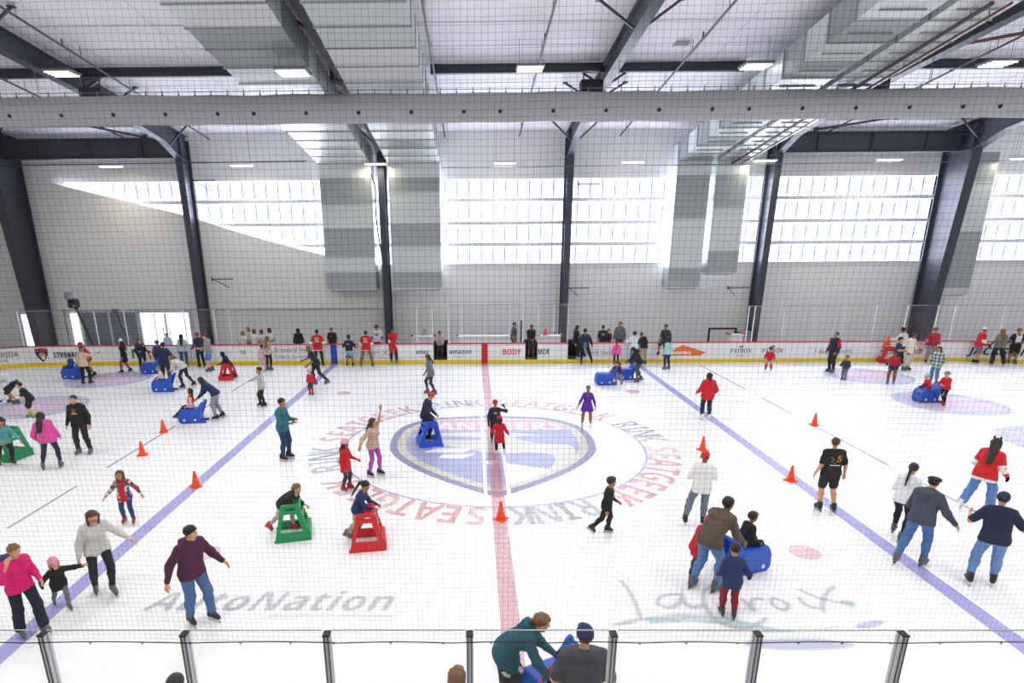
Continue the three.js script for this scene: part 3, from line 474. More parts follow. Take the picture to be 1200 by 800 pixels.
// lettering round the centre circle, read from outside clockwise
patch('ring_lettering', 0, 0, 12.2, 12.2, canvasTex(1464, 1464, (g) => {
  g.scale(120, 120); g.translate(6.1, 6.1); g.textAlign = 'center'; g.textBaseline = 'alphabetic';
  const arc = (text, mid, stepA, color, alpha, size) => { g.fillStyle = color; g.font = `bold ${size}px sans-serif`; [...text].forEach((ch, i) => { g.save(); g.rotate((mid + (i - (text.length - 1) / 2) * stepA) * DEG_); g.translate(0, -4.72); g.globalAlpha = alpha * (0.75 + rnd() * 0.4); g.scale(1, 1.3); g.fillText(ch, 0, 0); g.restore(); }); };
  const DEG_ = Math.PI / 180;
  for (let q = 0; q < 4; q++) { arc('SEATGEEK', 29.5 + q * 90, 6.7, '#df8c91', 0.42, 0.98); arc('RINK', 75 + q * 90, 6, '#8d92a0', 0.45, 0.98); }
}), 0.005);
patch('ice_advert', -4.1, 8.42, 4.6, 1.5, canvasTex(920, 300, (g, w, h) => {
  g.transform(1, 0, -0.25, 1, 60, 0); g.fillStyle = '#8f91a0'; g.globalAlpha = 0.36; g.font = 'bold 158px sans-serif'; g.textBaseline = 'middle'; g.filter = 'blur(3px)'; g.fillText('AutoNation', 20, 145, 850); g.globalAlpha = 0.3; g.fillRect(470, 228, 420, 7);
}));
patch('ice_advert', 3.9, 8.65, 4.6, 2.5, canvasTex(920, 500, (g, w, h) => {
  g.filter = 'blur(4px)'; g.fillStyle = '#9c96a8'; g.strokeStyle = '#9c96a8'; g.globalAlpha = 0.36; g.lineWidth = 16; g.lineCap = 'round';
  const path = (pts) => { g.beginPath(); g.moveTo(...pts[0]); for (let i = 1; i + 1 < pts.length; i += 2) g.quadraticCurveTo(...pts[i], ...pts[i + 1]); g.stroke(); };
  path([[100, 70], [125, 160], [110, 300], [60, 330], [30, 330], [100, 290], [230, 310]]);
  path([[290, 160], [200, 150], [190, 220], [240, 270], [290, 170], [270, 260], [340, 225]]);
  path([[470, 80], [330, 120], [350, 300], [400, 400], [520, 300]]);
  path([[490, 190], [500, 240], [500, 260], [510, 170], [560, 190]]); path([[600, 180], [560, 220], [600, 255], [660, 220], [600, 180]]); path([[690, 180], [680, 240], [720, 240]]);
  path([[720, 130], [760, 210], [850, 210]]); path([[850, 110], [760, 180], [730, 260]]);
  g.fillStyle = '#a7cdd2'; g.globalAlpha = 0.4; g.beginPath(); g.moveTo(130, 290); g.quadraticCurveTo(300, 240, 480, 330); g.quadraticCurveTo(620, 400, 760, 330); g.quadraticCurveTo(600, 380, 470, 370); g.quadraticCurveTo(300, 290, 130, 330); g.fill();
  g.fillStyle = '#aeb2e0'; g.beginPath(); g.ellipse(560, 430, 170, 28, 0, 0, 7); g.fill(); g.beginPath(); g.ellipse(840, 330, 60, 16, -0.3, 0, 7); g.fill(); g.fillStyle = '#a7cdd2'; g.beginPath(); g.arc(840, 215, 22, 0, 7); g.fill();
}));

// ---------- shell ----------
function slab(y0, x0, x1, pts, m, name, thick = 0.25) { // roof slab with its lower face on the profile pts [z, y]
  const s = new THREE.Shape(); pts.forEach(([z, y], i) => i ? s.lineTo(z, y) : s.moveTo(z, y)); for (const [z, y] of [...pts].reverse()) s.lineTo(z, y + thick); s.closePath();
  return struct(name, new THREE.ExtrudeGeometry(s, { depth: x1 - x0, bevelEnabled: false }).rotateY(-Math.PI / 2).translate(x1, 0, 0), m);
}
const ceiling = slab(0, XL, XR, [[-18.2, roofY(-18.2)], [1, 13.6], [BACK + 0.5, roofY(BACK + 0.5)]], liner, 'ceiling');
for (const z of [-16, -14.2, -12.4, -10.6, -8.8, -7.0, -5.2, -3.4, -1.6]) part('liner_strap', box(XR - XL - 1, 0.012, 0.035, 2, roofY(z) - 0.008, z), mat('#c9c8d0', 0.7), ceiling);
for (let x = -31; x < 37; x += 3.3) part('liner_seam', box(0.025, 0.012, 18.2, 0, 0, 0).rotateX(-Math.atan(0.1)).translate(x, roofY(-8.5) - 0.008, -8.5), mat('#d2d1d8', 0.7), ceiling);
const WIN_T = 9.33, WIN_B = 4.87, WX0 = -23.1, WX1 = 33.2;
const wallN = struct('wall_far', [box(XR - XL, WIN_B, 0.5, (XL + XR) / 2, WIN_B / 2, WALL_Z - 0.25), box(XR - XL, roofY(WALL_Z) + 0.15 - WIN_T, 0.5, (XL + XR) / 2, (WIN_T + roofY(WALL_Z) + 0.15) / 2, WALL_Z - 0.25), box(WX0 - XL, WIN_T - WIN_B, 0.5, (WX0 + XL) / 2, (WIN_T + WIN_B) / 2, WALL_Z - 0.25), box(XR - WX1, WIN_T - WIN_B, 0.5, (WX1 + XR) / 2, (WIN_T + WIN_B) / 2, WALL_Z - 0.25)], white);
const sideShape = () => { const s = new THREE.Shape(); s.moveTo(-18, -0.04); s.lineTo(-18, roofY(-18) + 0.1); s.lineTo(1, 13.7); s.lineTo(BACK, roofY(BACK) + 0.1); s.lineTo(BACK, -0.04); s.closePath(); return new THREE.ExtrudeGeometry(s, { depth: 0.4, bevelEnabled: false }).rotateY(-Math.PI / 2); };
struct('wall_left', sideShape().translate(XL + 0.1, 0, 0), white); struct('wall_right', sideShape().translate(XR + 0.3, 0, 0), white);
struct('wall_near', box(XR - XL, roofY(BACK) + 0.1, 0.4, (XL + XR) / 2, roofY(BACK) / 2, BACK), white);
// white liner sheet with a slanting edge in front of the left windows
{
  const s = new THREE.Shape(); s.moveTo(-24.6, 2.45); s.lineTo(-5.5, 2.45); s.lineTo(-5.5, 4.7); s.lineTo(-8.4, 5.28); s.quadraticCurveTo(-12.7, 6.28, -16.2, 7.5); s.lineTo(-23.1, 9.17); s.lineTo(-24.6, 9.5); s.closePath();
  const l = struct('wall_liner', new THREE.ExtrudeGeometry(s, { depth: 0.03, bevelEnabled: false }).translate(0, 0, WALL_Z + 0.24), white);
  for (const [a, b] of [[-24.3, -23.1], [-16.2, -8.4]]) part('liner_edge', [rod(V(a, a < -20 ? 9.43 : 7.5, WALL_Z + 0.27), V(b, b < -20 ? 9.17 : 5.3, WALL_Z + 0.27), 0.018, 6)], white, l);
}
// daylight strip: backlit ribbed panes, ribs and girts, one window per bay
const COLS = [-25.3, -15.99, -5.42, 4.54, 15.35, 24.7, 34.2];
{
  const pane = new THREE.BoxGeometry(0.58, 1, 0.03), glow = new THREE.MeshPhysicalMaterial({ color: '#f3f6ff', roughness: 0.5, emissive: '#eef2ff', emissiveIntensity: WINDOW_GLOW }), rib = mat('#8f9bd0', 0.6), girtM = mat('#e2e2ee', 0.6);
  const rows = [[4.87, 5.84], [5.96, 6.98], [7.1, 8.19], [8.31, 9.33]], PITCH = 0.664;
  const edges = [WX0, -15.99, -5.42, 4.54, 15.35, 24.7, WX1];
  for (let b = 0; b < 6; b++) {
    const x0 = edges[b], x1 = edges[b + 1], W = structGroup(`window_${b + 1}`), n = Math.round((x1 - x0) / PITCH), p = (x1 - x0) / n;
    for (let i = 0; i < n; i++) for (const [a, c] of rows) { const m = part('pane', pane, glow, W); m.position.set(x0 + (i + 0.5) * p, (a + c) / 2, WALL_Z - 0.2); m.scale.set((p - 0.075) / 0.58, c - a, 1); m.castShadow = false; }
    for (let i = 0; i <= n; i++) part('rib', box(0.078, WIN_T - WIN_B, 0.1, x0 + i * p, (WIN_T + WIN_B) / 2, WALL_Z - 0.2), rib, W);
    for (const y of [5.9, 7.04, 8.25]) part('girt', box(x1 - x0, 0.19, 0.2, (x0 + x1) / 2, y, WALL_Z + 0.08), girtM, W);
    part('sill', rbox(x1 - x0, 0.06, 0.12, 0.015, (x0 + x1) / 2, WIN_B - 0.02, WALL_Z + 0.04), white, W);
    const l = new THREE.RectAreaLight('#eef3ff', WINDOW_LIGHT, x1 - x0, WIN_T - WIN_B); l.position.set((x0 + x1) / 2, (WIN_T + WIN_B) / 2, WALL_Z - 0.17); l.rotation.y = Math.PI; scene.add(l);
  }
}

// ---------- steel frames: tapered column, haunch and rafter ----------
const flangeQuad = (pts, w, t, x) => pts.slice(1).map((q, i) => { const p = pts[i], L = Math.hypot(q[0] - p[0], q[1] - p[1]), a = Math.atan2(q[1] - p[1], q[0] - p[0]); return box(w, t, L + t, 0, 0, 0).rotateX(-a).translate(x, (p[1] + q[1]) / 2, (p[0] + q[0]) / 2); });
const names = ['dark steel frame with wide tapered column nearest the left edge', 'dark steel column and rafter between two left bays, right of the widest left column', 'dark steel frame running between the two left galvanized ducts', 'slim dark steel column at mid wall between two window bays', 'dark steel column right of the narrow ducts with slanting rafter', 'massive tapered dark steel column on the right with heavy rafter', 'dark steel frame at the far right end'];
const hub = [];
COLS.forEach((x, i) => {
  if (i === 6) return;
  const big = i === 0 || i === 5, F = thing('steel_frame', names[i], 'steel frame', [x, 0, 0], 0, 'rigid steel frames');
  const base = big ? 1.1 : 0.75, knee = big ? 2.0 : 1.0, zb = WALL_Z + 0.28, kneeY = 10.35, fw = big ? 0.5 : 0.36;
  const web = new THREE.Shape(); web.moveTo(zb, 0.02); web.lineTo(zb + base, 0.02); web.lineTo(zb + knee, kneeY); web.lineTo(zb + knee + 1.6, kneeY + 0.62); web.lineTo(-9.8, 11.66); web.lineTo(0.6, 12.5); web.lineTo(BACK - 1, 12.5 - 0.1 * (BACK - 2)); web.lineTo(BACK - 1, roofY(BACK - 1) - 0.25); web.lineTo(0.6, 13.3); web.lineTo(zb, roofY(zb) - 0.22); web.closePath();
  part('web', new THREE.ExtrudeGeometry(web, { depth: 0.05, bevelEnabled: false }).rotateY(-Math.PI / 2).translate(0.025, 0, 0), steel, F);
  part('column_flange', flangeQuad([[zb + base, 0.02], [zb + knee, kneeY]], fw, 0.05, 0), steel, F);
  part('column_flange', flangeQuad([[zb, 0.02], [zb, 11.3]], fw, 0.05, 0), steel, F);
  part('rafter_flange', flangeQuad([[zb + knee, kneeY], [zb + knee + 1.6, kneeY + 0.62], [-9.8, 11.66], [0.6, 12.5], [BACK - 1, 12.5 - 0.1 * (BACK - 2)]], fw, 0.045, 0), steel, F);
  part('rafter_flange', flangeQuad([[zb, roofY(zb) - 0.25], [0.6, 13.28], [BACK - 1, roofY(BACK - 1) - 0.27]], fw, 0.045, 0), steel, F);
  part('stiffener', [box(fw * 0.9, 1.4, 0.03, 0, kneeY + 0.55, zb + knee * 0.95), box(fw * 0.9, 0.03, knee, 0, kneeY, zb + knee / 2)], steel, F);
  part('base_plate', rbox(fw + 0.15, 0.04, base + 0.2, 0.01, 0, 0.04, zb + base / 2), steel, F);
  for (const z of [-3.6, -8.6, -10.4, -15.2]) for (const s of [-1, 1]) { // flange braces up to the roof, with an end plate
    const yb = z < -14 ? kneeY + 0.4 : 11.66 + 0.081 * (z + 9.8), a = V(s * 0.05, yb + 0.04, z), b = V(s * 1.25, roofY(z) - 0.12, z);
    const br = part('flange_brace', [bar(a, b, 0.075, 0.075)], steel, F); part('end_plate', rbox(0.2, 0.05, 0.2, 0.01, b.x, b.y, b.z), steel, br);
  }
});
function portal(x0, x1, label) {
  const P = thing('portal_beam', label, 'beam', [(x0 + x1) / 2, 10.85, -16.35], 0, 'eave portal beams'), L = x1 - x0 - 0.1;
  part('web', box(L, 0.95, 0.05), steel, P); part('flange', box(L, 0.05, 0.35, 0, 0.47, 0), steel, P); part('flange', box(L, 0.05, 0.35, 0, -0.47, 0), steel, P);
  for (const k of [-0.3, 0, 0.3]) part('stiffener', box(0.03, 0.9, 0.3, k * L, 0, 0), steel, P);
}
portal(COLS[0], COLS[1], 'deep dark steel eave beam joining the two leftmost columns'); portal(COLS[4], COLS[5], 'deep dark steel eave beam joining the two right columns'); portal(-33.9, COLS[0], 'deep dark steel eave beam left of the leftmost column');
[['left of the left ducts', -33.6, -8.75], ['between the ducts across the middle bays', -2.2, 9.9], ['right of the right duct', 14.9, 37.6]].forEach(([w, a, b]) => {
  const P = thing('strut_beam', `dark strut beam under the roof ${w}`, 'beam', [(a + b) / 2, 12.42, -8.5], 0); part('web', box(b - a, 0.3, 0.05), steel, P); part('flange', [box(b - a, 0.03, 0.2, 0, 0.15, 0), box(b - a, 0.03, 0.2, 0, -0.15, 0)], steel, P);
});

// ---------- rectangular ducts: sloping run under the roof, elbow and drop along the wall ----------
function duct(label, x0, x1, o = {}) {
  const W = x1 - x0, D = thing('air_duct', label, 'air duct', [(x0 + x1) / 2, 0, 0], 0, 'galvanized air ducts'), zf = o.zf ?? -16.0, depth = 1.05, h = 0.85, slope = 0.125, y0 = 10.0, bottom = o.bottom ?? 3.55;
  const under = (z) => y0 + slope * (z - zf), M = [galv, galvDark, mat('#e8ebeb', 0.34, 0.35), mat('#d2d8d8', 0.4, 0.36)];
  if (o.run !== false) for (let k = 0, z = zf; z < 3.5; z += 1.3, k++) { const z1 = z + 1.27, m = M[Math.floor(rnd() * 4)]; // run sections
    const s = part('duct_section', [bar(V(0, under(z) + h / 2, z), V(0, under(z1) + h / 2, z1), W, h)], m, D); part('joint_flange', [bar(V(0, under(z) + h / 2, z - 0.02), V(0, under(z) + h / 2 + 0.005, z + 0.045), W + 0.07, h + 0.07)], galvDark, s);
    if (o.trough) part('stiffening_angle', box(W - 0.5, 0.05, 0.06, 0, under(z + 0.65) - 0.02, z + 0.65), galvDark, s);
  }
  if (o.run !== false) part('elbow', [box(W, under(zf) + h - 9.3, depth + 0.02, 0, (9.3 + under(zf) + h) / 2, zf - depth / 2)], galv, D);
  const top = o.run === false ? 10.3 : 9.3; let y = top; const lens = o.lens ?? [0.75, 1.9, 1.05, 1.15, 0.95];
  for (let k = 0; y > bottom + 0.05; k++) { const L = Math.min(lens[k % lens.length], y - bottom), s = part('drop_section', rbox(W, L - 0.015, depth, 0.01, 0, y - L / 2, zf - depth / 2), M[(k * 2 + 1) % 4], D); part('joint_flange', rbox(W + 0.05, 0.05, depth + 0.05, 0.008, 0, y - L + 0.02, zf - depth / 2), mat('#d3d8d8', 0.35, 0.5), s); y -= L; }
  part('outlet_grille', [box(W - 0.2, 0.03, depth - 0.2, 0, bottom - 0.02, zf - depth / 2), ...[-0.3, -0.1, 0.1, 0.3].map((q) => box(W - 0.25, 0.05, 0.03, 0, bottom - 0.05, zf - depth / 2 + q))], galvDark, D);
  return D;
}
duct('wide galvanized duct left of the dark frame, dropping in front of the left windows', -8.62, -5.9, { lens: [1.35, 1.15, 1.55, 0.75, 1.2] });
duct('wide galvanized duct right of the dark frame with bright horizontal joints on its drop', -5.0, -2.3, { lens: [0.75, 1.55, 1.2, 1.3, 0.9] });
duct('galvanized duct with raised bottom trim, leftmost of the narrow right drops', 10.04, 11.8, { lens: [2.2, 2.5, 2], trough: true });
duct('galvanized duct with narrow drop beside the right steel column', 12.1, 13.75, { lens: [1.6, 2.2, 2.2], trough: true, bottom: 4.3 });
duct('galvanized drop duct on the wall right of the massive right column', 24.95, 26.55, { run: false, zf: -16.05, lens: [1.5, 2.4, 3], bottom: 3.1 });

// ---------- fabric air sock across the hall ----------
{
  const D = thing('fabric_air_duct', 'long round grey fabric air duct crossing the whole hall below the rafters', 'air duct', [1.5, 10.57, -6]);
  const prof = []; const N = 160, R0 = 0.475;
  const g = new THREE.CylinderGeometry(R0, R0, 66, 40, N, true).rotateZ(Math.PI / 2), p = g.attributes.position;
  for (let i = 0; i < p.count; i++) { const x = p.getX(i), y = p.getY(i), z = p.getZ(i), sag = 0.012 * Math.sin(x * 2.1) + 0.01 * Math.sin(x * 0.83 + 1), a = Math.atan2(z, y), rr = 1 + (y > 0 ? 0.03 * Math.abs(Math.sin(x * 1.27)) - 0.02 : 0); p.setY(i, y * rr + sag); p.setZ(i, z); }
  g.computeVertexNormals(); part('sock', g, new THREE.MeshStandardMaterial({ color: '#adacaf', roughness: 0.9, side: THREE.DoubleSide }), D);
  const nz = new THREE.CylinderGeometry(0.055, 0.048, 0.05, 16).rotateX(Math.PI / 2), ring = new THREE.TorusGeometry(0.055, 0.012, 6, 18), black = mat('#141417', 0.6), grey = mat('#77787c', 0.6);
  for (let k = 0, x = -27; x < 30; x += k % 5 === 4 ? 1.27 : 1.84, k++) { const n = part('nozzle', nz, black, D); n.position.set(x, -0.2, 0.44); n.rotation.x = 0.42; part('nozzle_ring', ring, black, n).position.z = 0.02; }
  const hook = [box(0.03, 0.16, 0.015, 0, 0.06, 0), box(0.06, 0.05, 0.03, 0, -0.01, 0)]; const hg = merge(hook); for (let x = -27; x < 30; x += 0.58) part('hanger', hg, grey, D).position.set(x, R0 + 0.03, 0);
  part('suspension_cable', rod(V(-33, R0 + 0.12, 0), V(33, R0 + 0.12, 0), 0.012, 6), grey, D);
  for (const x of [-26.8, -17.49, -6.92, 3.04, 13.85, 23.2]) part('drop_rod', rod(V(x, R0 + 0.12, 0), V(x, 1.5, 0), 0.012, 6), grey, D);
}

// ---------- lamps ----------
const tubeGlow = new THREE.MeshStandardMaterial({ color: '#ffffff', emissive: '#fffdf2', emissiveIntensity: 1.7 }), tubeWarm = new THREE.MeshStandardMaterial({ color: '#ffffff', emissive: '#fff6cf', emissiveIntensity: 1.8 });
function highBay(x, z, label, group, y = roofY(z) - 0.95) {
  const L = thing('high_bay_light', label, 'ceiling light', [x, y, z], 0, group);
  part('housing', [rbox(1.0, 0.07, 0.8, 0.02, 0, 0.06, 0)], mat('#77777a', 0.6), L);
  for (let k = 0; k < 4; k++) part('light_tube', new THREE.CapsuleGeometry(0.024, 0.86, 4, 10).rotateZ(Math.PI / 2).translate(0, -0.01, -0.3 + k * 0.2), tubeGlow, L);
  part('hanging_wire', [rod(V(-0.4, 0.06, 0), V(-0.4, roofY(z) - y, 0), 0.008, 5), rod(V(0.4, 0.06, 0), V(0.4, roofY(z) - y, 0), 0.008, 5)], steel, L);
  part('gear_box', rbox(0.5, 0.08, 0.2, 0.015, 0, 0.12, 0), mat('#bfbfc2', 0.5), L);
  const strips = group === 'front row of ceiling lights' ? 4 : 1;   // the lamps in view shine from each tube
  for (let k = 0; k < strips; k++) { const l = new THREE.RectAreaLight('#fffdf6', strips > 1 ? LAMP_POWER * 4 * FRONT_ROW : LAMP_POWER, strips > 1 ? 0.86 : 1.0, strips > 1 ? 0.04 : 0.6); l.position.set(x, y - 0.06, z + (strips > 1 ? -0.3 + k * 0.2 : 0)); l.rotation.x = -Math.PI / 2; scene.add(l); }
}
const LX = [-23.6, -15.34, -7.02, 1.48, 9.48, 17.99, 26.3];
const seen = ['', 'four-tube ceiling light under the left rafter, leftmost in view', 'four-tube ceiling light beside the frame between the left ducts', 'four-tube ceiling light nearest the middle of the roof', 'four-tube ceiling light left of the right duct', 'four-tube ceiling light near the right edge of the view', ''];
LX.forEach((x, i) => i === 2 ? highBay(-6.12, -3.2, seen[i], 'front row of ceiling lights', 11.03) : highBay(x, -6.5, seen[i] || 'four-tube ceiling light in the front row beyond the view', 'front row of ceiling lights'));
for (const z of [2.5, 11.5, 21]) LX.forEach((x) => highBay(x, z, 'four-tube ceiling light out of view above the rink and stand', 'ceiling lights above the stand', z < 4 && (x === -7.02 || x > 9 && x < 10) ? 11.2 : undefined));
[-19.22, -12.46, -5.56, 1.08, 7.61, 14.3, 20.61, 27.3].forEach((x, i) => {
  const L = thing('wall_light', `slim wall-side light over the far boards, number ${i + 1} from the left: ${['left of the second column', 'right of the second column', 'between the left ducts', 'left of the mid column', 'right of the mid column', 'before the right column', 'left of the massive right column', 'right of the massive right column'][i]}`.replace(/, number \d+ from the left:/, ','), 'ceiling light', [x, 9.88, -15.5], 0, 'row of lights along the far wall');
  part('housing', rbox(1.15, 0.06, 0.4, 0.02, 0, 0.05, 0), mat('#cfcfd2', 0.5), L); part('diffuser', rbox(1.08, 0.05, 0.33, 0.02, 0, 0.0, 0.0), tubeWarm, L);
  part('hanging_wire', [rod(V(-0.45, 0.06, 0), V(-0.45, roofY(-15.5) - 9.9, 0), 0.007, 5), rod(V(0.45, 0.06, 0), V(0.45, roofY(-15.5) - 9.9, 0), 0.007, 5)], steel, L);
  const l = new THREE.RectAreaLight('#fff7dc', WALL_LAMP, 1.05, 0.32); l.position.set(x, 9.84, -15.5); l.rotation.x = -Math.PI / 2; scene.add(l);
});

// ---------- pipes, braces, speakers ----------
const pipeM = mat('#4a4a52', 0.5), rust = mat('#6a4a44', 0.6);
[[1.9, 'sprinkler pipe along the roof slope left of the mid rafter'], [7.25, 'sprinkler pipe along the roof slope right of the mid rafter'], [-2.05, 'sprinkler pipe along the right edge of the left ducts'], [-14.65, 'sprinkler pipe beside the left rafter'], [18.0, 'sprinkler pipe along the roof slope right of the right duct'], [-19.0, 'sprinkler pipe at the far left of the roof']].forEach(([x, label]) => {
  const P = thing('sprinkler_pipe', label, 'pipe', [x, 0, 0], 0, 'sprinkler pipes under the roof');
  part('pipe', rod(V(0, roofY(-17.2) - 0.38, -17.2), V(0, roofY(0.5) - 0.38, 0.5), 0.04), pipeM, P);
  for (let z = -16; z < 0.5; z += 3.1) { part('hanger', rod(V(0, roofY(z) - 0.38, z), V(0, roofY(z), z), 0.012, 5), pipeM, P); part('sprinkler_head', rod(V(0, roofY(z + 1) - 0.38, z + 1), V(0, roofY(z + 1) - 0.16, z + 1), 0.03, 6), pipeM, P); }
});
[[12.85, 'dark pipe hung below the right duct, left of a pair'], [13.35, 'dark pipe hung below the right duct, right of a pair']].forEach(([x, label], i) => {
  const P = thing('service_pipe', label, 'pipe', [x, 0, 0]); part('pipe', rod(V(0, 9.85, -16), V(0, 11.8, -0.5), i ? 0.035 : 0.06), i ? rust : pipeM, P);
  for (let z = -14; z < -1; z += 3.2) part('hanger', rod(V(0, 9.85 + 0.1258 * (z + 16), z), V(0, 9.85 + 0.1258 * (z + 16) + 0.3, z), 0.015, 5), pipeM, P);
});
[[V(17.9, 12.55, -5.36), V(13.9, 12.35, -7.9), 'brown'], [V(16.9, 11.4, -16.0), V(19.8, 11.65, -14.3), 'dark'], [V(-20.0, 11.7, -13.9), V(-17.7, 11.4, -16.4), 'slim']].forEach(([a, b, w]) => { const P = thing('roof_brace', `${w} diagonal brace under the roof ${w === 'slim' ? 'at the left bay' : w === 'dark' ? 'before the right eave beam' : 'right of the right duct'}`, 'brace'); part('brace_angle', bar(a, b, 0.09, 0.06), w === 'brown' ? rust : steel, P); for (const q of [a, b]) part('gusset_plate', rbox(0.25, 0.25, 0.03, 0.008, q.x, q.y, q.z), steel, P); });
[[-15.3, 11.55, -8.2, 'under the left rafter'], [3.95, 11.62, -8.0, 'under the mid rafter'], [14.7, 11.6, -8.0, 'under the right rafter'], [-5.45, 12.05, -7.6, 'beside the rafter between the ducts']].forEach(([x, y, z, w]) => {
  const S = thing('loudspeaker', `black loudspeaker hung ${w} above the fabric duct`, 'speaker', [x, y, z], 0, 'hung loudspeakers'), blk = mat('#1b1c20', 0.6);
  part('cabinet', rbox(0.85, 0.5, 0.5, 0.04), blk, S); part('grille', rbox(0.78, 0.42, 0.04, 0.015, 0, 0, 0.26), mat('#2a2b30', 0.9), S); part('bracket', [box(0.05, 0.4, 0.05, -0.3, 0.4, 0), box(0.05, 0.4, 0.05, 0.3, 0.4, 0), box(0.7, 0.04, 0.06, 0, 0.58, 0)], steel, S);
});
[[-7.5, 12.55, -7.0, 'left of the frame between the ducts'], [6.92, 12.75, -7.0, 'right of the mid rafter']].forEach(([x, y, z, w]) => { const A = thing('ceiling_unit', `small grey unit hung from the roof ${w}`, 'hung unit', [x, y, z], 0, 'small hung units'); part('case', rbox(0.5, 0.16, 0.4, 0.05), mat('#b9bac0', 0.5), A); part('stem', rod(V(0, 0.05, 0), V(0, roofY(z) - y, 0), 0.02, 8), steel, A); part('mount_bar', rbox(0.55, 0.05, 0.06, 0.01, 0, 0.16, 0), steel, A); });
{ // camera dome and conduit details
  const W = thing('wall_conduit', 'thin dark conduit running along the far wall above the windows', 'conduit'); part('conduit', rod(V(-27, 10.02, -15.9), V(-9.2, 10.12, -15.9), 0.03, 6), pipeM, W); part('conduit', rod(V(-2.2, 9.75, -15.9), V(36, 9.85, -15.9), 0.02, 6), mat('#7b7b84', 0.5), W);
  const C2 = thing('cable', 'black cable sagging down the wall beside the column between the ducts', 'cable'); part('cable', tube([V(-5.9, 9.5, -16), V(-5.7, 8.9, -15.9), V(-5.72, 7.5, -15.9), V(-5.5, 5.4, -15.9), V(-5.15, 4.2, -15.9), V(-5.1, 1.2, -16)], 0.04, 40), mat('#15161a', 0.6), C2);
  part('cable_clip', [-5.72, -5.3].map((x, i) => rbox(0.2, 0.04, 0.06, 0.01, x + 0.05, i ? 4.9 : 7.5, -15.95)), mat('#15161a', 0.6), C2);
  for (const [x, y, w] of [[-14.95, 9.3, 'second column'], [-14.6, 4.15, 'second column low down'], [5.6, 8.95, 'mid column'], [5.3, 3.55, 'mid column low down'], [14.2, 3.5, 'right column']]) { const B = thing('wall_bracket', `short dark bracket arm fixed near the ${w}`, 'bracket', [x, y, -16.6], 0); part('arm', rbox(1.2, 0.06, 0.06, 0.01), steel, B); part('strut', bar(V(-0.5, -0.02, 0), V(0.1, -0.5, -0.6), 0.035, 0.035), steel, B); part('mount_plate', rbox(0.06, 0.2, 0.1, 0.01, -0.58, 0, 0), steel, B); }
}

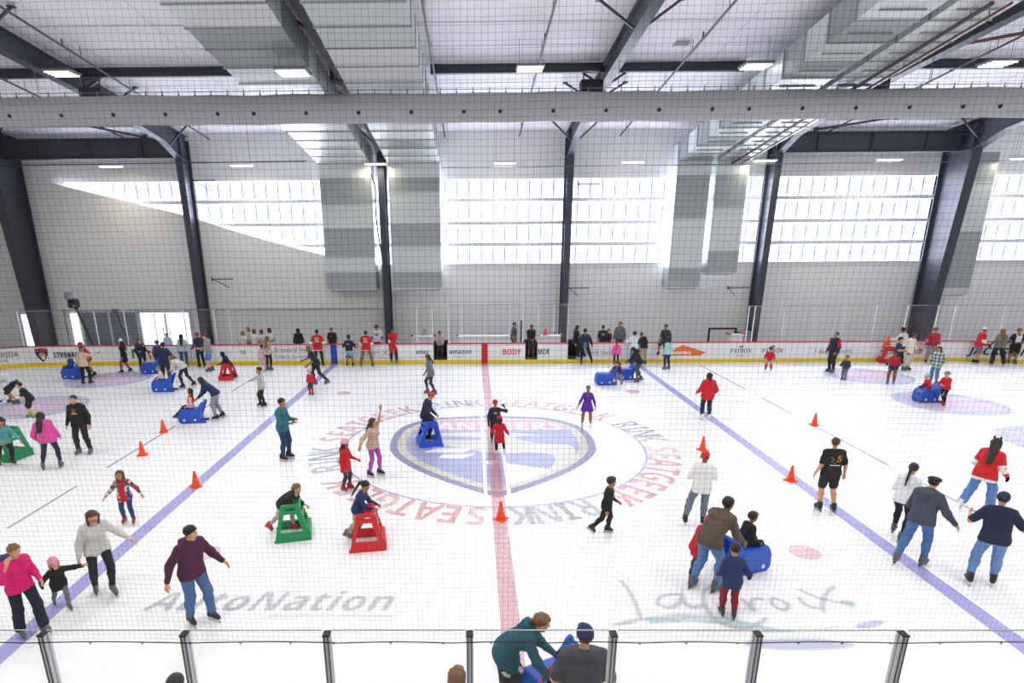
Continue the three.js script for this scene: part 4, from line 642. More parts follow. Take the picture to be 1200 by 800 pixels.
// ---------- dasher boards ----------
const boardWhite = mat('#f1f1f3', 0.35), capRed = mat('#c8283f', 0.4), kickYellow = mat('#f3d411', 0.4), black = mat('#1a1b1f', 0.6);
{
  const B = thing('dasher_boards', 'white rink boards with red cap rail, yellow kick strip and printed adverts round the ice', 'boards');
  const gaps = [[-2.63, -1.93], [2.10, 2.71], [4.28, 4.85]];
  const panel = (a, b, T = 0.09) => { const dx = b[0] - a[0], dz = b[1] - a[1], L = Math.hypot(dx, dz), r = -Math.atan2(dz, dx), cx = (a[0] + b[0]) / 2, cz = (a[1] + b[1]) / 2; return (w, h, d, y, out) => rbox(L + w, h, d, 0.008, 0, 0, -out).rotateY(r).translate(cx, y, cz); };
  const lay = (a, b) => { const f = panel(a, b); part('board_panel', f(-0.006, 0.82, 0.06, 0.6, 0.03), boardWhite, B); part('cap_rail', f(0.03, 0.05, 0.12, 1.045, 0.03), capRed, B); part('kick_strip', f(0.03, 0.2, 0.075, 0.1, 0.028), kickYellow, B); };
  const o = outline(0), straight = (x0, x1, z) => { const n = Math.round(Math.abs(x1 - x0) / 2.44), s = (x1 - x0) / n; for (let i = 0; i < n; i++) lay([x0 + i * s, z], [x0 + (i + 1) * s, z]); };
  let x = START_L; for (const [a, b] of gaps) { straight(x, a, -HALF); x = b; } straight(x, START_R, -HALF);
  for (let c = 0; c < 4; c++) for (let i = 0; i < 12; i += 2) lay(o[c * 13 + i], o[c * 13 + i + 2]);
  lay(o[12], [o[12][0], 0]); lay([o[12][0], 0], o[13]); lay(o[38], [o[38][0], 0]); lay([o[38][0], 0], o[39]); straight(START_R, START_L, HALF);
  for (const [a, b] of gaps) { // open gates: yellow sill, dark recess behind
    const w = b - a, m = (a + b) / 2; part('kick_strip', rbox(w, 0.2, 0.075, 0.008, m, 0.1, -HALF - 0.028), kickYellow, B);
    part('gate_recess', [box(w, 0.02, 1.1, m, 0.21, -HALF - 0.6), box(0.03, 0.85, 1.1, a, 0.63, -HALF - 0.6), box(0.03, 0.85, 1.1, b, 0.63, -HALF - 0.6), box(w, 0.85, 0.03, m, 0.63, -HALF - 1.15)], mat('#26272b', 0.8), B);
    part('gate_leaf', rbox(0.05, 0.82, w, 0.01, b + 0.1, 0.63, -HALF - 0.55), boardWhite, B);
  }
  // red line and blue lines carried up the boards
  part('red_line_mark', rbox(0.32, 1.03, 0.02, 0.004, 0, 0.535, -HALF + 0.012), mat('#c5202f', 0.4), B);
  for (const s of [-1, 1]) part('blue_line_mark', rbox(0.32, 1.03, 0.02, 0.004, s * 7.77, 0.535, -HALF + 0.012), mat('#1d49b8', 0.4), B);
  const boardZ = (x) => -HALF + RAD - Math.sqrt(RAD * RAD - Math.max(0, x - START_R, START_L - x) ** 2);
  const bend = (g) => { const p = g.attributes.position; for (let i = 0; i < p.count; i++) p.setZ(i, boardZ(p.getX(i)) + (p.getX(i) > START_R || p.getX(i) < START_L ? 0.09 : 0.007)); g.computeVertexNormals(); return g; };
  const ad = (u0, u1, h, y, draw, W = 512, Hc = 128) => part('printed_advert', bend(new THREE.PlaneGeometry(u1 - u0, h, 16, 1).translate((u0 + u1) / 2, y, 0)), printMat(canvasTex(W, Hc, draw), 0.35), B);
  const word = (text, font, color, extra) => (g, w, h) => { g.fillStyle = color; g.font = font; g.textAlign = 'center'; g.textBaseline = 'middle'; g.fillText(text, w / 2, h / 2, w * 0.96); extra?.(g, w, h); };
  ad(-25.49 + 0.25, -23.85 + 0.1, 0.7, 0.62, (g, w, h) => { word('FLORIDA', '500 70px sans-serif', '#2b2b30')(g, w, h * 0.8); g.font = '44px sans-serif'; g.fillText('Cares', w * 0.45, h * 0.8); }, 320, 140);
  ad(-23.14, -22.49, 0.75, 0.6, (g, w, h) => { g.fillStyle = '#1e2440'; g.beginPath(); g.moveTo(0.04 * w, 0.08 * h); g.quadraticCurveTo(0.5 * w, -0.02 * h, 0.96 * w, 0.08 * h); g.quadraticCurveTo(w, 0.6 * h, 0.5 * w, 0.98 * h); g.quadraticCurveTo(0, 0.6 * h, 0.04 * w, 0.08 * h); g.fill(); g.fillStyle = '#c8202f'; g.fillRect(0.1 * w, 0.1 * h, 0.8 * w, 0.17 * h); g.fillStyle = '#c9a66b'; g.beginPath(); g.ellipse(0.52 * w, 0.5 * h, 0.26 * w, 0.16 * h, 0.3, 0, 7); g.fill(); g.fillStyle = '#ffffff'; g.beginPath(); g.ellipse(0.55 * w, 0.7 * h, 0.14 * w, 0.12 * h, 0, 0, 7); g.fill(); }, 128, 150);
  ad(-22.45, -20.78, 0.42, 0.58, word('STREAMS', 'bold 96px sans-serif', '#17181c'), 512, 110);
  ad(-18.44, -17.60, 0.62, 0.6, word('N', 'bold 150px sans-serif', '#1d7a3d'), 160, 140); ad(-17.38, -16.76, 0.62, 0.6, word('P', 'bold 150px sans-serif', '#eda221'), 140, 140);
  ad(-12.65, -12.34, 0.3, 0.66, word('13', 'bold 90px sans-serif', '#17181c'), 110, 100);
  ad(-10.89, -8.64, 0.72, 0.6, (g, w, h) => { g.fillStyle = '#23305c'; g.font = '500 92px sans-serif'; g.fillText('Broward Health', 6, 85, w - 12); g.font = '62px sans-serif'; g.fillStyle = '#4a6aa8'; g.fillText('Pediatric Services', 6, 172, w * 0.93); }, 660, 200);
  ad(-6.40, -4.91, 0.85, 0.6, (g, w, h) => { g.strokeStyle = '#3a6596'; g.lineWidth = 7; g.lineCap = 'round'; g.beginPath(); g.moveTo(30, 40); g.quadraticCurveTo(60, 120, 20, 190); g.quadraticCurveTo(90, 140, 150, 170); g.quadraticCurveTo(190, 60, 200, 160); g.quadraticCurveTo(260, 60, 270, 170); g.moveTo(320, 90); g.lineTo(380, 170); g.moveTo(390, 80); g.lineTo(310, 180); g.stroke(); g.strokeStyle = '#7fb6c4'; g.beginPath(); g.moveTo(40, 215); g.quadraticCurveTo(200, 175, 390, 220); g.stroke(); }, 420, 260);
  const amazon = (g, w, h) => { word('amazon', 'bold 98px sans-serif', '#25272c')(g, w, h * 0.75); g.strokeStyle = '#ef9a3d'; g.lineWidth = 9; g.beginPath(); g.moveTo(w * 0.2, h * 0.72); g.quadraticCurveTo(w * 0.4, h * 0.98, w * 0.62, h * 0.74); g.stroke(); };
  ad(-3.55, -2.28 - 0.62, 0.6, 0.56, (g, w, h) => { g.save(); g.beginPath(); g.rect(0, 0, w, h); g.clip(); g.scale(1.35, 1); amazon(g, w * 1.0, h); g.restore(); }, 300, 180);
  ad(-1.88, -0.61, 0.6, 0.56, amazon, 400, 180);
  ad(0.88, 1.88, 0.46, 0.6, word('BODY', 'bold 120px sans-serif', '#c62f26'), 300, 130); ad(2.71, 3.34, 0.46, 0.6, word('MOR', 'bold 120px sans-serif', '#24262b'), 260, 130);
  const baptist = (g, w, h) => word('Baptist Health', '500 88px serif', '#47494f')(g, w, h);
  ad(5.07, 6.73, 0.38, 0.55, baptist); ad(17.06, 18.83, 0.38, 0.55, baptist);
  ad(16.80, 17.02, 0.4, 0.56, word('†', 'bold 110px serif', '#8a8c92'), 90, 120);
  ad(9.42, 11.38, 0.66, 0.6, (g, w, h) => { g.fillStyle = '#e57a2b'; g.beginPath(); g.moveTo(0, h * 0.62); g.lineTo(w * 0.36, 0); g.lineTo(w * 0.78, h * 0.42); g.lineTo(w, h * 0.62); g.lineTo(w * 0.9, h * 0.72); g.lineTo(w * 0.84, h * 0.86); g.lineTo(0, h * 0.86); g.closePath(); g.fill(); g.fillStyle = '#fff'; g.font = 'bold 62px sans-serif'; g.textBaseline = 'middle'; g.fillText('SERVPRO', 6, h * 0.65, w * 0.76); }, 460, 190);
  const patron = (g, w, h) => { g.fillStyle = '#4c4e54'; g.beginPath(); for (const [x, r] of [[0, 22], [-26, 12], [26, 12]]) g.ellipse(w / 2 + x, 40, r, 9, 0, 0, 7); g.fill(); g.fillRect(w / 2 - 4, 14, 8, 40); g.font = 'bold 76px serif'; g.textAlign = 'center'; g.fillText('PATRÓN', w / 2, 124, w * 0.97); g.font = '30px serif'; g.fillText('TEQUILA', w / 2, 170, w * 0.5); };
  ad(12.55, 13.68, 0.72, 0.6, patron, 340, 190); ad(14.16, 15.29, 0.72, 0.6, patron, 340, 190);
  ad(20.39, 22.46, 0.75, 0.62, (g, w, h) => { g.fillStyle = '#d1263a'; g.strokeStyle = '#d1263a'; g.font = 'italic bold 130px serif'; g.textBaseline = 'middle'; g.fillText('Coca-Cola', 10, h * 0.58, w * 0.93); g.lineWidth = 9; g.beginPath(); g.moveTo(w * 0.62, h * 0.2); g.quadraticCurveTo(w * 0.8, h * 0.02, w * 0.98, h * 0.2); g.stroke(); }, 560, 210);
  ad(24.40, 27.42, 0.75, 0.56, (g, w, h) => { g.transform(1, 0, -0.2, 1, 30, 0); word('JACKSON', 'bold 140px sans-serif', '#1c1d21')(g, w - 30, h); }, 720, 200);
}
struct('bench_floor', box(60, 0.2, 4.2, 1, 0.06, -15.2), mat('#74767b', 0.8));

// ---------- glass above the far boards ----------
const glassM = new THREE.MeshPhysicalMaterial({ color: '#fdfefe', roughness: 0.02, transmission: 1, thickness: 0, ior: 1.45, specularIntensity: 0.5 }), alu = mat('#d4d6d9', 0.45, 0), postWhite = mat('#eff0f2', 0.4);
function glassRun(pts, label, y0 = 1.07, y1 = 2.85, m = postWhite) {
  const G = thing('glass_screen', label, 'glass screen', [pts[0][0], 0, pts[0][1]], 0);
  pts.forEach(([x, z], i) => {
    const lx = x - pts[0][0], lz = z - pts[0][1]; part('post', rbox(0.045, y1 - y0, 0.045, 0.006, lx, (y0 + y1) / 2, lz), m, G);
    if (i) { const [px, pz] = pts[i - 1], dx = x - px, dz = z - pz, L = Math.hypot(dx, dz); part('pane', rbox(L - 0.05, y1 - y0 - 0.02, 0.012, 0.004).rotateY(-Math.atan2(dz, dx)).translate(lx - dx / 2, (y0 + y1) / 2, lz - dz / 2), glassM, G); part('top_rail', rbox(L - 0.045, 0.03, 0.03, 0.006).rotateY(-Math.atan2(dz, dx)).translate(lx - dx / 2, y1 - 0.01, lz - dz / 2), mat('#9a9ca2', 0.5), G); }
  });
}
{ const o = outline(0.05), left = []; for (let i = 51; i >= 41; i -= 2) left.unshift(o[i]); left.push([START_L, -13.0]); for (let x = START_L + 1.5; x < -13.2; x += 1.53) left.push([x, -13.0]); left.push([-13.0, -13.0]);
  glassRun(left.slice(-12), 'clear glass screen on posts above the left end of the far boards');
  const right = [[13.3, -13], [13.6, -13]]; for (let x = 15.1; x < START_R; x += 1.53) right.push([x, -13.0]); right.push([START_R, -13.0]); for (let i = 2; i < 10; i += 2) right.push(o[i]);
  glassRun(right, 'clear glass screen on posts above the right end of the far boards'); }
glassRun([[-3.46, -13], [-2.67, -13]], 'small glass pane left of the first open gate'); glassRun([[-1.84, -13], [-1.18, -13], [0.00, -13], [1.27, -13], [1.93, -13]], 'glass screen of the penalty boxes between the two open gates', 1.07, 3.0); glassRun([[2.71, -13], [3.50, -13], [4.24, -13]], 'glass pane right of the second open gate with white post', 1.07, 3.0);
[[-3.85, -2.63, 'left of the first gate'], [-1.44, 1.40, 'between the two gates'], [2.89, 4.11, 'right of the second gate'], [12.99, 13.77, 'below the right steel column']].forEach(([a, b, w]) => { const L = thing('bench_ledge', `white ledge with red ends behind the boards ${w}`, 'ledge', [(a + b) / 2, 0.16, -14.35]); part('counter', rbox(b - a, 0.06, 0.4, 0.015, 0, 1.06, 0), boardWhite, L); part('front_panel', rbox(b - a - 0.1, 1.03, 0.05, 0.01, 0, 0.52, 0.1), boardWhite, L); for (const s of [-1, 1]) part('end_cap', rbox(0.14, 0.08, 0.42, 0.02, s * (b - a) / 2, 1.12, 0), capRed, L); });
{ // black rod between panes, the goal-like frame and crate behind the boards
  const R = thing('door_post', 'black upright door post beside the second open gate', 'post', [1.90, 0.16, -13.4]); part('post', rbox(0.1, 2.0, 0.1, 0.01, 0, 1.0, 0), black, R); part('latch', rbox(0.05, 0.12, 0.16, 0.01, 0.06, 1.1, 0), alu, R);
  const F = thing('goal_frame', 'black rectangular tube frame like a small goal standing behind the right boards', 'frame', [13.0, 0.16, -15.2]); for (const s of [-1, 1]) part('leg', rbox(0.09, 1.25, 0.09, 0.01, s * 0.72, 0.62, 0), black, F); part('crossbar', rbox(1.53, 0.09, 0.09, 0.01, 0, 1.27, 0), black, F); part('foot', [rbox(0.08, 0.06, 0.6, 0.01, -0.72, 0.03, 0), rbox(0.08, 0.06, 0.6, 0.01, 0.72, 0.03, 0)], black, F);
  const K = thing('storage_crate', 'grey storage crate behind the boards left of the right column', 'crate', [14.15, 0.16, -15.2]); part('crate_body', rbox(0.75, 1.05, 0.6, 0.03, 0, 0.52, 0), mat('#8d9096', 0.6), K); part('lid', rbox(0.8, 0.07, 0.64, 0.02, 0, 1.08, 0), mat('#74777d', 0.6), K);
}
// doors and storefront glazing at the left end of the far wall
{
  const glowDoor = new THREE.MeshStandardMaterial({ color: '#f4f7ff', emissive: '#eef3ff', emissiveIntensity: 1.5, roughness: 0.4 }), frameM = mat('#d7dbe6', 0.5), greyDoor = mat('#7d8696', 0.5);
  const D1 = structGroup('door_1'); part('door_frame', [box(0.1, 2.3, 0.16, -20.05, 1.15, WALL_Z + 0.07), box(0.1, 2.3, 0.16, -17.1, 1.15, WALL_Z + 0.07), box(3.05, 0.1, 0.16, -18.57, 2.28, WALL_Z + 0.07), box(0.1, 2.2, 0.16, -18.55, 1.1, WALL_Z + 0.07)], frameM, D1);
  for (const x of [-19.3, -17.83]) { part('door_glass', rbox(1.38, 2.16, 0.04, 0.005, x, 1.14, WALL_Z + 0.05), glowDoor, D1); part('door_handle', rbox(0.04, 0.5, 0.05, 0.012, x + (x < -18.5 ? 0.55 : -0.55), 1.1, WALL_Z + 0.12), mat('#8c8e94', 0.35, 0.7), D1); }
  const D2 = structGroup('door_2'); for (const x of [-22.65, -21.05]) { part('door_panel', rbox(1.5, 2.25, 0.07, 0.01, x, 1.13, WALL_Z + 0.05), greyDoor, D2); for (const y of [0.5, 1.0, 1.5, 2.0]) part('panel_joint', box(1.46, 0.02, 0.02, x, y, WALL_Z + 0.092), mat('#666f7f', 0.6), D2); } part('door_frame', [box(0.1, 2.4, 0.12, -23.5, 1.2, WALL_Z + 0.07), box(0.1, 2.4, 0.12, -21.85, 1.2, WALL_Z + 0.07), box(0.1, 2.4, 0.12, -20.2, 1.2, WALL_Z + 0.07), box(3.4, 0.1, 0.12, -21.85, 2.42, WALL_Z + 0.07)], frameM, D2);
  const W7 = structGroup('window_7'); part('pane', rbox(1.15, 2.0, 0.04, 0.005, -26.45, 1.2, WALL_Z + 0.04), glowDoor, W7); part('pane', rbox(0.42, 2.0, 0.04, 0.005, -23.95, 1.2, WALL_Z + 0.04), glowDoor, W7); part('window_frame', [box(1.3, 0.08, 0.1, -26.45, 2.23, WALL_Z + 0.05), box(0.08, 2.1, 0.1, -27.07, 1.2, WALL_Z + 0.05), box(0.08, 2.1, 0.1, -25.84, 1.2, WALL_Z + 0.05)], frameM, W7);
  const l = new THREE.RectAreaLight('#eef3ff', 3.5, 2.8, 2.0); l.position.set(-18.57, 1.15, WALL_Z + 0.2); l.rotation.y = Math.PI; scene.add(l);
  const B = thing('robotic_camera', 'black camera unit on a slim post behind the left boards', 'camera', [-22.1, 0.16, -14.9]); part('post', tube([V(0.75, 0, 0), V(0.45, 1.3, 0), V(0.1, 2.6, 0)], 0.07, 16, 8), black, B); part('housing', rbox(0.45, 0.5, 0.45, 0.12, 0, 2.85, 0, 4), black, B); part('lens_tube', new THREE.CylinderGeometry(0.13, 0.16, 0.25, 18).rotateX(Math.PI / 2).translate(0.05, 2.78, 0.28), mat('#2c2d33', 0.3), B); part('top_box', rbox(0.32, 0.42, 0.3, 0.03, -0.2, 3.25, 0), mat('#9b9ea6', 0.5), B);
  const P = thing('cable_duct', 'dark bent conduit standing right of the grey doors', 'conduit', [-19.75, 0.16, -14.9]); part('pipe', tube([V(0.55, 0, 0), V(0.3, 0.9, 0), V(0.05, 1.7, 0), V(-0.1, 2.4, 0)], 0.07, 20, 8), steel, P); part('elbow_box', rbox(0.3, 0.2, 0.2, 0.02, -0.15, 2.45, 0), steel, P);
}
[[-12.9, 0, 1.05], [11.5, 0, 1.05]].forEach(([x], i) => {});
// ---------- near glass, posts and protective net ----------
const NZ = HALF + 0.14, GT = 2.785;
{
  const xs = []; for (let k = -6; k <= 6; k++) xs.push(-0.02 + (k - 0.5) * 1.206);
  const G = thing('glass_screen', 'clear glass panes between grey aluminium posts along the bottom edge, in front of the net', 'glass screen', [0, 1.07, NZ]), h = GT - 1.07;
  const post = merge([rbox(0.06, h, 0.03, 0.006, 0, h / 2, 0.02), rbox(0.06, h, 0.03, 0.006, 0, h / 2, -0.03), rbox(0.028, h, 0.06, 0.004, 0, h / 2, 0)]), gas = merge([rbox(0.008, h, 0.01, 0.002, -0.016, h / 2, 0.037), rbox(0.008, h, 0.01, 0.002, 0.016, h / 2, 0.037)]), cap = rbox(0.062, 0.014, 0.086, 0.005, 0, h, 0), pane = rbox(1.136, h + 0.03, 0.012, 0.003, 0, h / 2 + 0.015, 0), edge = rbox(1.136, 0.006, 0.013, 0.001, 0, h + 0.032, 0);
  xs.forEach((x, i) => {
    const P = part('post', post, alu, G); P.position.x = x; part('gasket', gas, mat('#55565b', 0.7), P); part('cap', cap, black, P);
    if (i) { const q = part('pane', pane, glassM, G); q.position.set((x + xs[i - 1]) / 2, 0, -0.004); part('edge_strip', edge, mat('#a5abad', 0.3), q); }
  });
}
{
  const N = thing('protective_net', 'fine dark square-mesh safety net hanging in front of the whole rink above the glass', 'net', [0, 0, NZ + 0.05]);
  const pos = [], idx = [], top = 9.6, bot = GT - 0.035, x0 = -8.5, x1 = 7.5, mesh = 0.0436, r = 0.00072;
  const wob = (x, y) => [0.006 * Math.sin(y * 1.7 + x * 0.9) + 0.004 * Math.sin(y * 5.1 + x * 2.3) * Math.max(0, 1 - (y - bot) * 0.5), 0.008 * Math.sin(x * 1.3) * (y - bot < 1.5 ? 1 : 0.5) + 0.004 * Math.sin(x * 4.1 + y), 0.02 * Math.sin(x * 0.8 + y * 0.6)];
  const strand = (pts) => { const b = pos.length / 3; for (const p of pts) { const w = wob(p[0], p[1]), x = p[0] + w[0], y = p[1] + w[1], z = w[2], h = p[2]; if (h) pos.push(x, y - r, z, x, y, z + r, x, y + r, z, x, y, z - r); else pos.push(x - r, y, z, x, y, z + r, x + r, y, z, x, y, z - r); } for (let i = 0; i < pts.length - 1; i++) for (let k = 0; k < 4; k++) { const a = b + i * 4 + k, c = b + i * 4 + (k + 1) % 4; idx.push(a, c, a + 4, c, c + 4, a + 4); } };
  for (let x = x0; x <= x1; x += mesh) { const p = []; for (let i = 0; i <= 26; i++) p.push([x, bot + (top - bot) * i / 26, 0]); strand(p); }
  for (let y = bot; y <= top; y += mesh) { const p = []; for (let i = 0; i <= 48; i++) p.push([x0 + (x1 - x0) * i / 48, y, 1]); strand(p); }
  const g = new THREE.BufferGeometry(); g.setAttribute('position', new THREE.Float32BufferAttribute(pos, 3)); g.setIndex(idx); g.computeVertexNormals();
  const st = part('net_strands', g, mat('#232429', 0.8), N); st.userData.kind = 'stuff';
  const rope = []; for (let i = 0; i <= 120; i++) { const x = x0 + (x1 - x0) * i / 120; rope.push(V(x, bot - 0.012 + 0.012 * Math.abs(Math.sin(x * 3.1 + Math.sin(x))), 0.01)); } part('bottom_rope', tube(rope, 0.0048, 360, 5), black, N);
  for (let i = 0; i < 38; i++) { const x = x0 + i * 0.42 + rnd() * 0.1; part('net_tie', new THREE.TorusGeometry(0.008, 0.003, 5, 10).translate(x, bot - 0.012, 0.012), black, N); }
  part('top_cable', rod(V(x0, top, 0), V(x1, top, 0), 0.006, 6), black, N);
}

// ---------- people ----------
const ON = 'skaters on the ice', OFF = 'people behind the far boards';
const num = (t, c = '#ffffff', font = 'bold 100px sans-serif', bar = '') => canvasTex(160, 160, (g, w, h) => { g.fillStyle = c; g.font = font; g.textAlign = 'center'; g.textBaseline = 'middle'; g.fillText(t, w / 2, h * 0.56, w * 0.95); if (bar) { g.fillRect(20, 8, w - 40, 14); } });
const art = (draw) => canvasTex(160, 160, draw);
const pal = (...c) => c.map(lin), hash = (a, b, c) => { const v = Math.sin(a * 127.1 + b * 311.7 + c * 74.7) * 43758.5453; return v - Math.floor(v); };
const jersey = (base, band, side) => { const [B, W2, S] = pal(base, band, side ?? base); return (x, y, z, tag, t) => tag.startsWith('fore') ? (t > 0.05 && t < 0.5 ? W2 : S) : tag.startsWith('upper') && t > 0.75 ? W2 : tag === 'hip' && y < -0.175 ? W2 : B; };
const twoTone = (a, b, f) => { const [A, B] = pal(a, b); return (x, y, z, tag, t) => f(x, y, z, tag, t) ? B : A; };
const blotch = (cols, s) => { const P = pal(...cols); return (x, y, z) => P[Math.floor(hash(Math.floor(x * s), Math.floor(y * s), Math.floor(z * s)) * P.length)]; };
const plaid = (a, b, c) => { const [A, B, C] = pal(a, b, c); return (x, y, z) => (Math.sin(x * 70) > 0.3 ? 1 : 0) + (Math.sin(y * 70) > 0.3 ? 1 : 0) === 2 ? C : Math.sin(x * 70) > 0.3 || Math.sin(y * 70) > 0.3 ? B : A; };
const bodyPaint = (f) => (x, y, z, tag, t) => f(x * 8, y * 8, z * 8);
const leggings = (color, o = {}) => ({ kind: 'leggings', color, loose: 0.003, ...o }), jeans = (color = '#44628f', o = {}) => ({ kind: 'jeans', color, loose: 0.011, ...o }), pants = (color, o = {}) => ({ kind: 'trousers', color, loose: 0.013, ...o }), shorts = (color, o = {}) => ({ kind: 'shorts', color, loose: 0.028, len: 0.47, ...o });
const black_ = { boot: '#1b1c20' }, whiteS = { boot: '#e9e7e4', holder: '#e0e0e2', laces: '#c9c9c9' }, redS = { boot: '#b3202c', holder: '#33353a', laces: '#222' }, greyS = { boot: '#5d6066', holder: '#44464c', laces: '#8c8c90' }, limeS = { boot: '#8fc23a', holder: '#2a2c30', laces: '#222' };
const glide = { L: [0.05, -0.94, 0.26], R: [0.05, -0.95, -0.22], Rp: 12 }, stride = { L: [0.05, -0.96, 0.12], R: [0.16, -0.9, -0.36], Rp: 25 }, still = { L: [0.05, -0.985, 0.04], R: [0.05, -0.985, -0.02] };
const push = (lean = 32, o = {}) => ({ lean, la: [0, -0.62, 0.66], ra: [0, -0.62, 0.66], lh: 'grip', rh: 'grip', L: [0.06, -0.9, 0.1], R: [0.08, -0.9, -0.34], Rp: 18, ...o });
const sit = (o = {}) => ({ L: [0.12, -0.42, 0.75], R: [0.12, -0.42, 0.75], la: [0.15, -0.75, 0.35], ra: [0.15, -0.75, 0.35], lh: 'grip', rh: 'grip', lean: -4, Lp: -10, Rp: -10, ...o });
const skater = (s) => { if (s.hipY === undefined && s.at[1] < -12.3) s.at = [s.at[0], -12.3]; return person({ group: ON, lod: s.at[1] > 3.5 ? 0 : s.at[1] > -3 ? 1 : 2, ...s }); }, viewer = (s) => person({ group: OFF, lod: 2, skate: null, face: 0, ...s });

// near left
skater({ at: [-7.58, 9.35], h: 1.54, face: 62, sex: 'f', skin: 'light', label: 'woman in bright pink top and black flared pants with backpack, hand in her hair', hair: ['low', 'light'], top: { kind: 'pullover', color: '#d81b74', hem: -0.05 }, bottom: pants('#1d2130', { loose: 0.006, flare: 0.035 }), skate: greyS, pose: { lean: 6, yaw: 8, pitch: 12, L: [0.02, -0.92, 0.34], R: [0.05, -0.985, -0.04], ra: [0.12, 0.16, 0.42], rp: [0.5, -1, 0.2], la: [0.05, -0.62, 0.58] },
  extra: ({ up, part: p, H, topY, lift }) => { const g = sdfMesh([[-0.06, 0.1, 0, -0.06, -0.12, 0.0, 0.08, 0.09], [0.06, 0.1, 0, 0.06, -0.12, 0, 0.08, 0.09]].map((q) => [...q]), 0.016, { k: 0.04 }); const c = up(0, topY * 0.55, -0.135 * H); g.translate(c.x, c.y, c.z); p('backpack', g, mat('#3a4470', 0.8)); } });
skater({ at: [-7.63, 8.59], h: 0.97, face: 48, kid: true, sex: 'f', skin: 'pale', label: 'small girl in pink helmet and black coat holding hands with two women', hair: ['mid', 'blond'], hat: ['helmet', '#e88fb4'], top: { kind: 'coat', color: '#1e1f24', hem: -0.12, puff: true }, bottom: leggings('#75747c'), skate: greyS, gloves: [null, '#1d1e22'], pose: { lean: 8, tilt: -8, L: [0.02, -0.93, 0.3], R: [0.08, -0.85, -0.42], Rp: 25, la: [0.86, 0.02, 0.45], ra: [0.5, -0.35, 0.4] } });
skater({ at: [-7.14, 8.17], h: 1.60, face: 42, sex: 'f', skin: 'light', label: 'woman with glasses in light grey sweater and black leggings holding a small girl hand', hair: ['mid', 'brown'], glasses: true, top: { kind: 'sweater', color: '#d0cfca', hem: -0.06, loose: 0.02 }, bottom: leggings('#202228'), skate: greyS, pose: { lean: 16, pitch: 18, L: [0.0, -0.84, 0.36], R: [0.06, -0.86, 0.0], ra: [0.28, -0.92, 0.05], la: [0.62, -0.62, 0.35] }, h: 1.68 });
skater({ at: [-8.27, 5.37], h: 1.23, face: 12, kid: true, sex: 'f', skin: 'tan', label: 'child in colourful patterned jacket over a red shirt, arms held out', hair: ['mid', 'brown'], top: { kind: 'jacket', hem: -0.09, loose: 0.02, paint: ((f) => { const R = lin('#c2202c'); return (x, y, z, tag, t) => z > 0.02 && Math.abs(x) < 0.045 && tag !== 'foreL' && tag !== 'foreR' ? R : f(x, y, z); })(blotch(['#2f4a7c', '#c99a5b', '#e5dccb', '#a8362f', '#5679a8', '#2c3446'], 26)) }, bottom: jeans('#2e4470', { loose: 0.005 }), skate: redS, pose: { pitch: 24, la: [0.6, -0.72, 0.15], ra: [0.6, -0.72, 0.15], L: [0.12, -0.95, 0.16], R: [0.06, -0.97, -0.04] } });
skater({ at: [-5.02, 9.04], h: 1.68, face: 58, skin: 'light', build: 1.14, label: 'man in maroon hooded sweatshirt and blue jeans looking over his shoulder', hair: ['short', 'black'], top: { kind: 'hoodie', color: '#4d2340', hood: true, loose: 0.022, hem: -0.06 }, bottom: jeans('#4c6b9b', { loose: 0.014 }), skate: { boot: '#22242a', holder: '#e8e8ea', laces: '#e6ef5a' }, pose: { yaw: 38, lean: 8, L: [0.04, -0.94, 0.28], R: [0.05, -0.985, -0.02], ra: [0.42, -0.86, -0.1], la: [0.4, -0.72, 0.42], pitch: 6 } });
// walker children left of centre
skater({ at: [-4.73, 5.75], h: 1.3, face: 78, kid: true, sex: 'f', skin: 'light', label: 'girl in black jacket bent over a green skating aid', hair: ['low', 'light'], top: { kind: 'jacket', color: '#2a2b30', hem: -0.08, loose: 0.02 }, bottom: leggings('#b9aaa6'), skate: redS, pose: push(62, { L: [0.06, -0.92, 0.25], R: [0.08, -0.82, -0.5], Rp: 30, la: [0.1, -0.72, 0.48], ra: [0.1, -0.72, 0.48], pitch: -18 }) });
skater({ at: [-3.13, 6.07], h: 1.3, face: 82, kid: true, sex: 'f', skin: 'tan', label: 'girl in navy jacket and khaki trousers pushing the red skating aid', hair: ['pony', 'dark'], top: { kind: 'jacket', color: '#27386b', hem: -0.06, loose: 0.018 }, bottom: pants('#a5a37e'), skate: greyS, pose: push(24, { R: [0.06, -0.86, -0.36], L: [0.06, -0.95, -0.1] }) });
skater({ at: [-3.78, 3.52], h: 1.28, face: 72, kid: true, sex: 'f', skin: 'brown', label: 'girl in red hooded coat with a pink helmet standing behind the red skating aid', hair: ['bob', 'black'], hat: ['helmet', '#ec9cba'], top: { kind: 'coat', color: '#c91f2f', hem: -0.14, hood: true, flare: 0.012 }, bottom: leggings('#3a3d4c'), skate: redS, pose: { ra: [0.2, -0.9, 0.2], la: [0.15, -0.6, 0.55], L: [0.04, -0.98, 0.06], R: [0.08, -0.97, -0.05] } });
skater({ at: [-3.21, 2.61], h: 1.61, face: 62, sex: 'f', skin: 'tan', label: 'girl in beige sweater and purple leggings with one arm raised high', hair: ['long', 'brown'], top: { kind: 'sweater', color: '#c3a596', hem: -0.05, loose: 0.02, smooth: true }, bottom: leggings('#b04fb8'), skate: black_, pose: { lean: 4, yaw: 20, pitch: -12, la: [0.3, 0.93, 0.1], lp: [1, 0.2, 0], ra: [0.75, -0.58, -0.05], L: [0.03, -0.97, 0.16], R: [0.04, -0.98, -0.08], lh: 'flat' }, h: 1.55 });
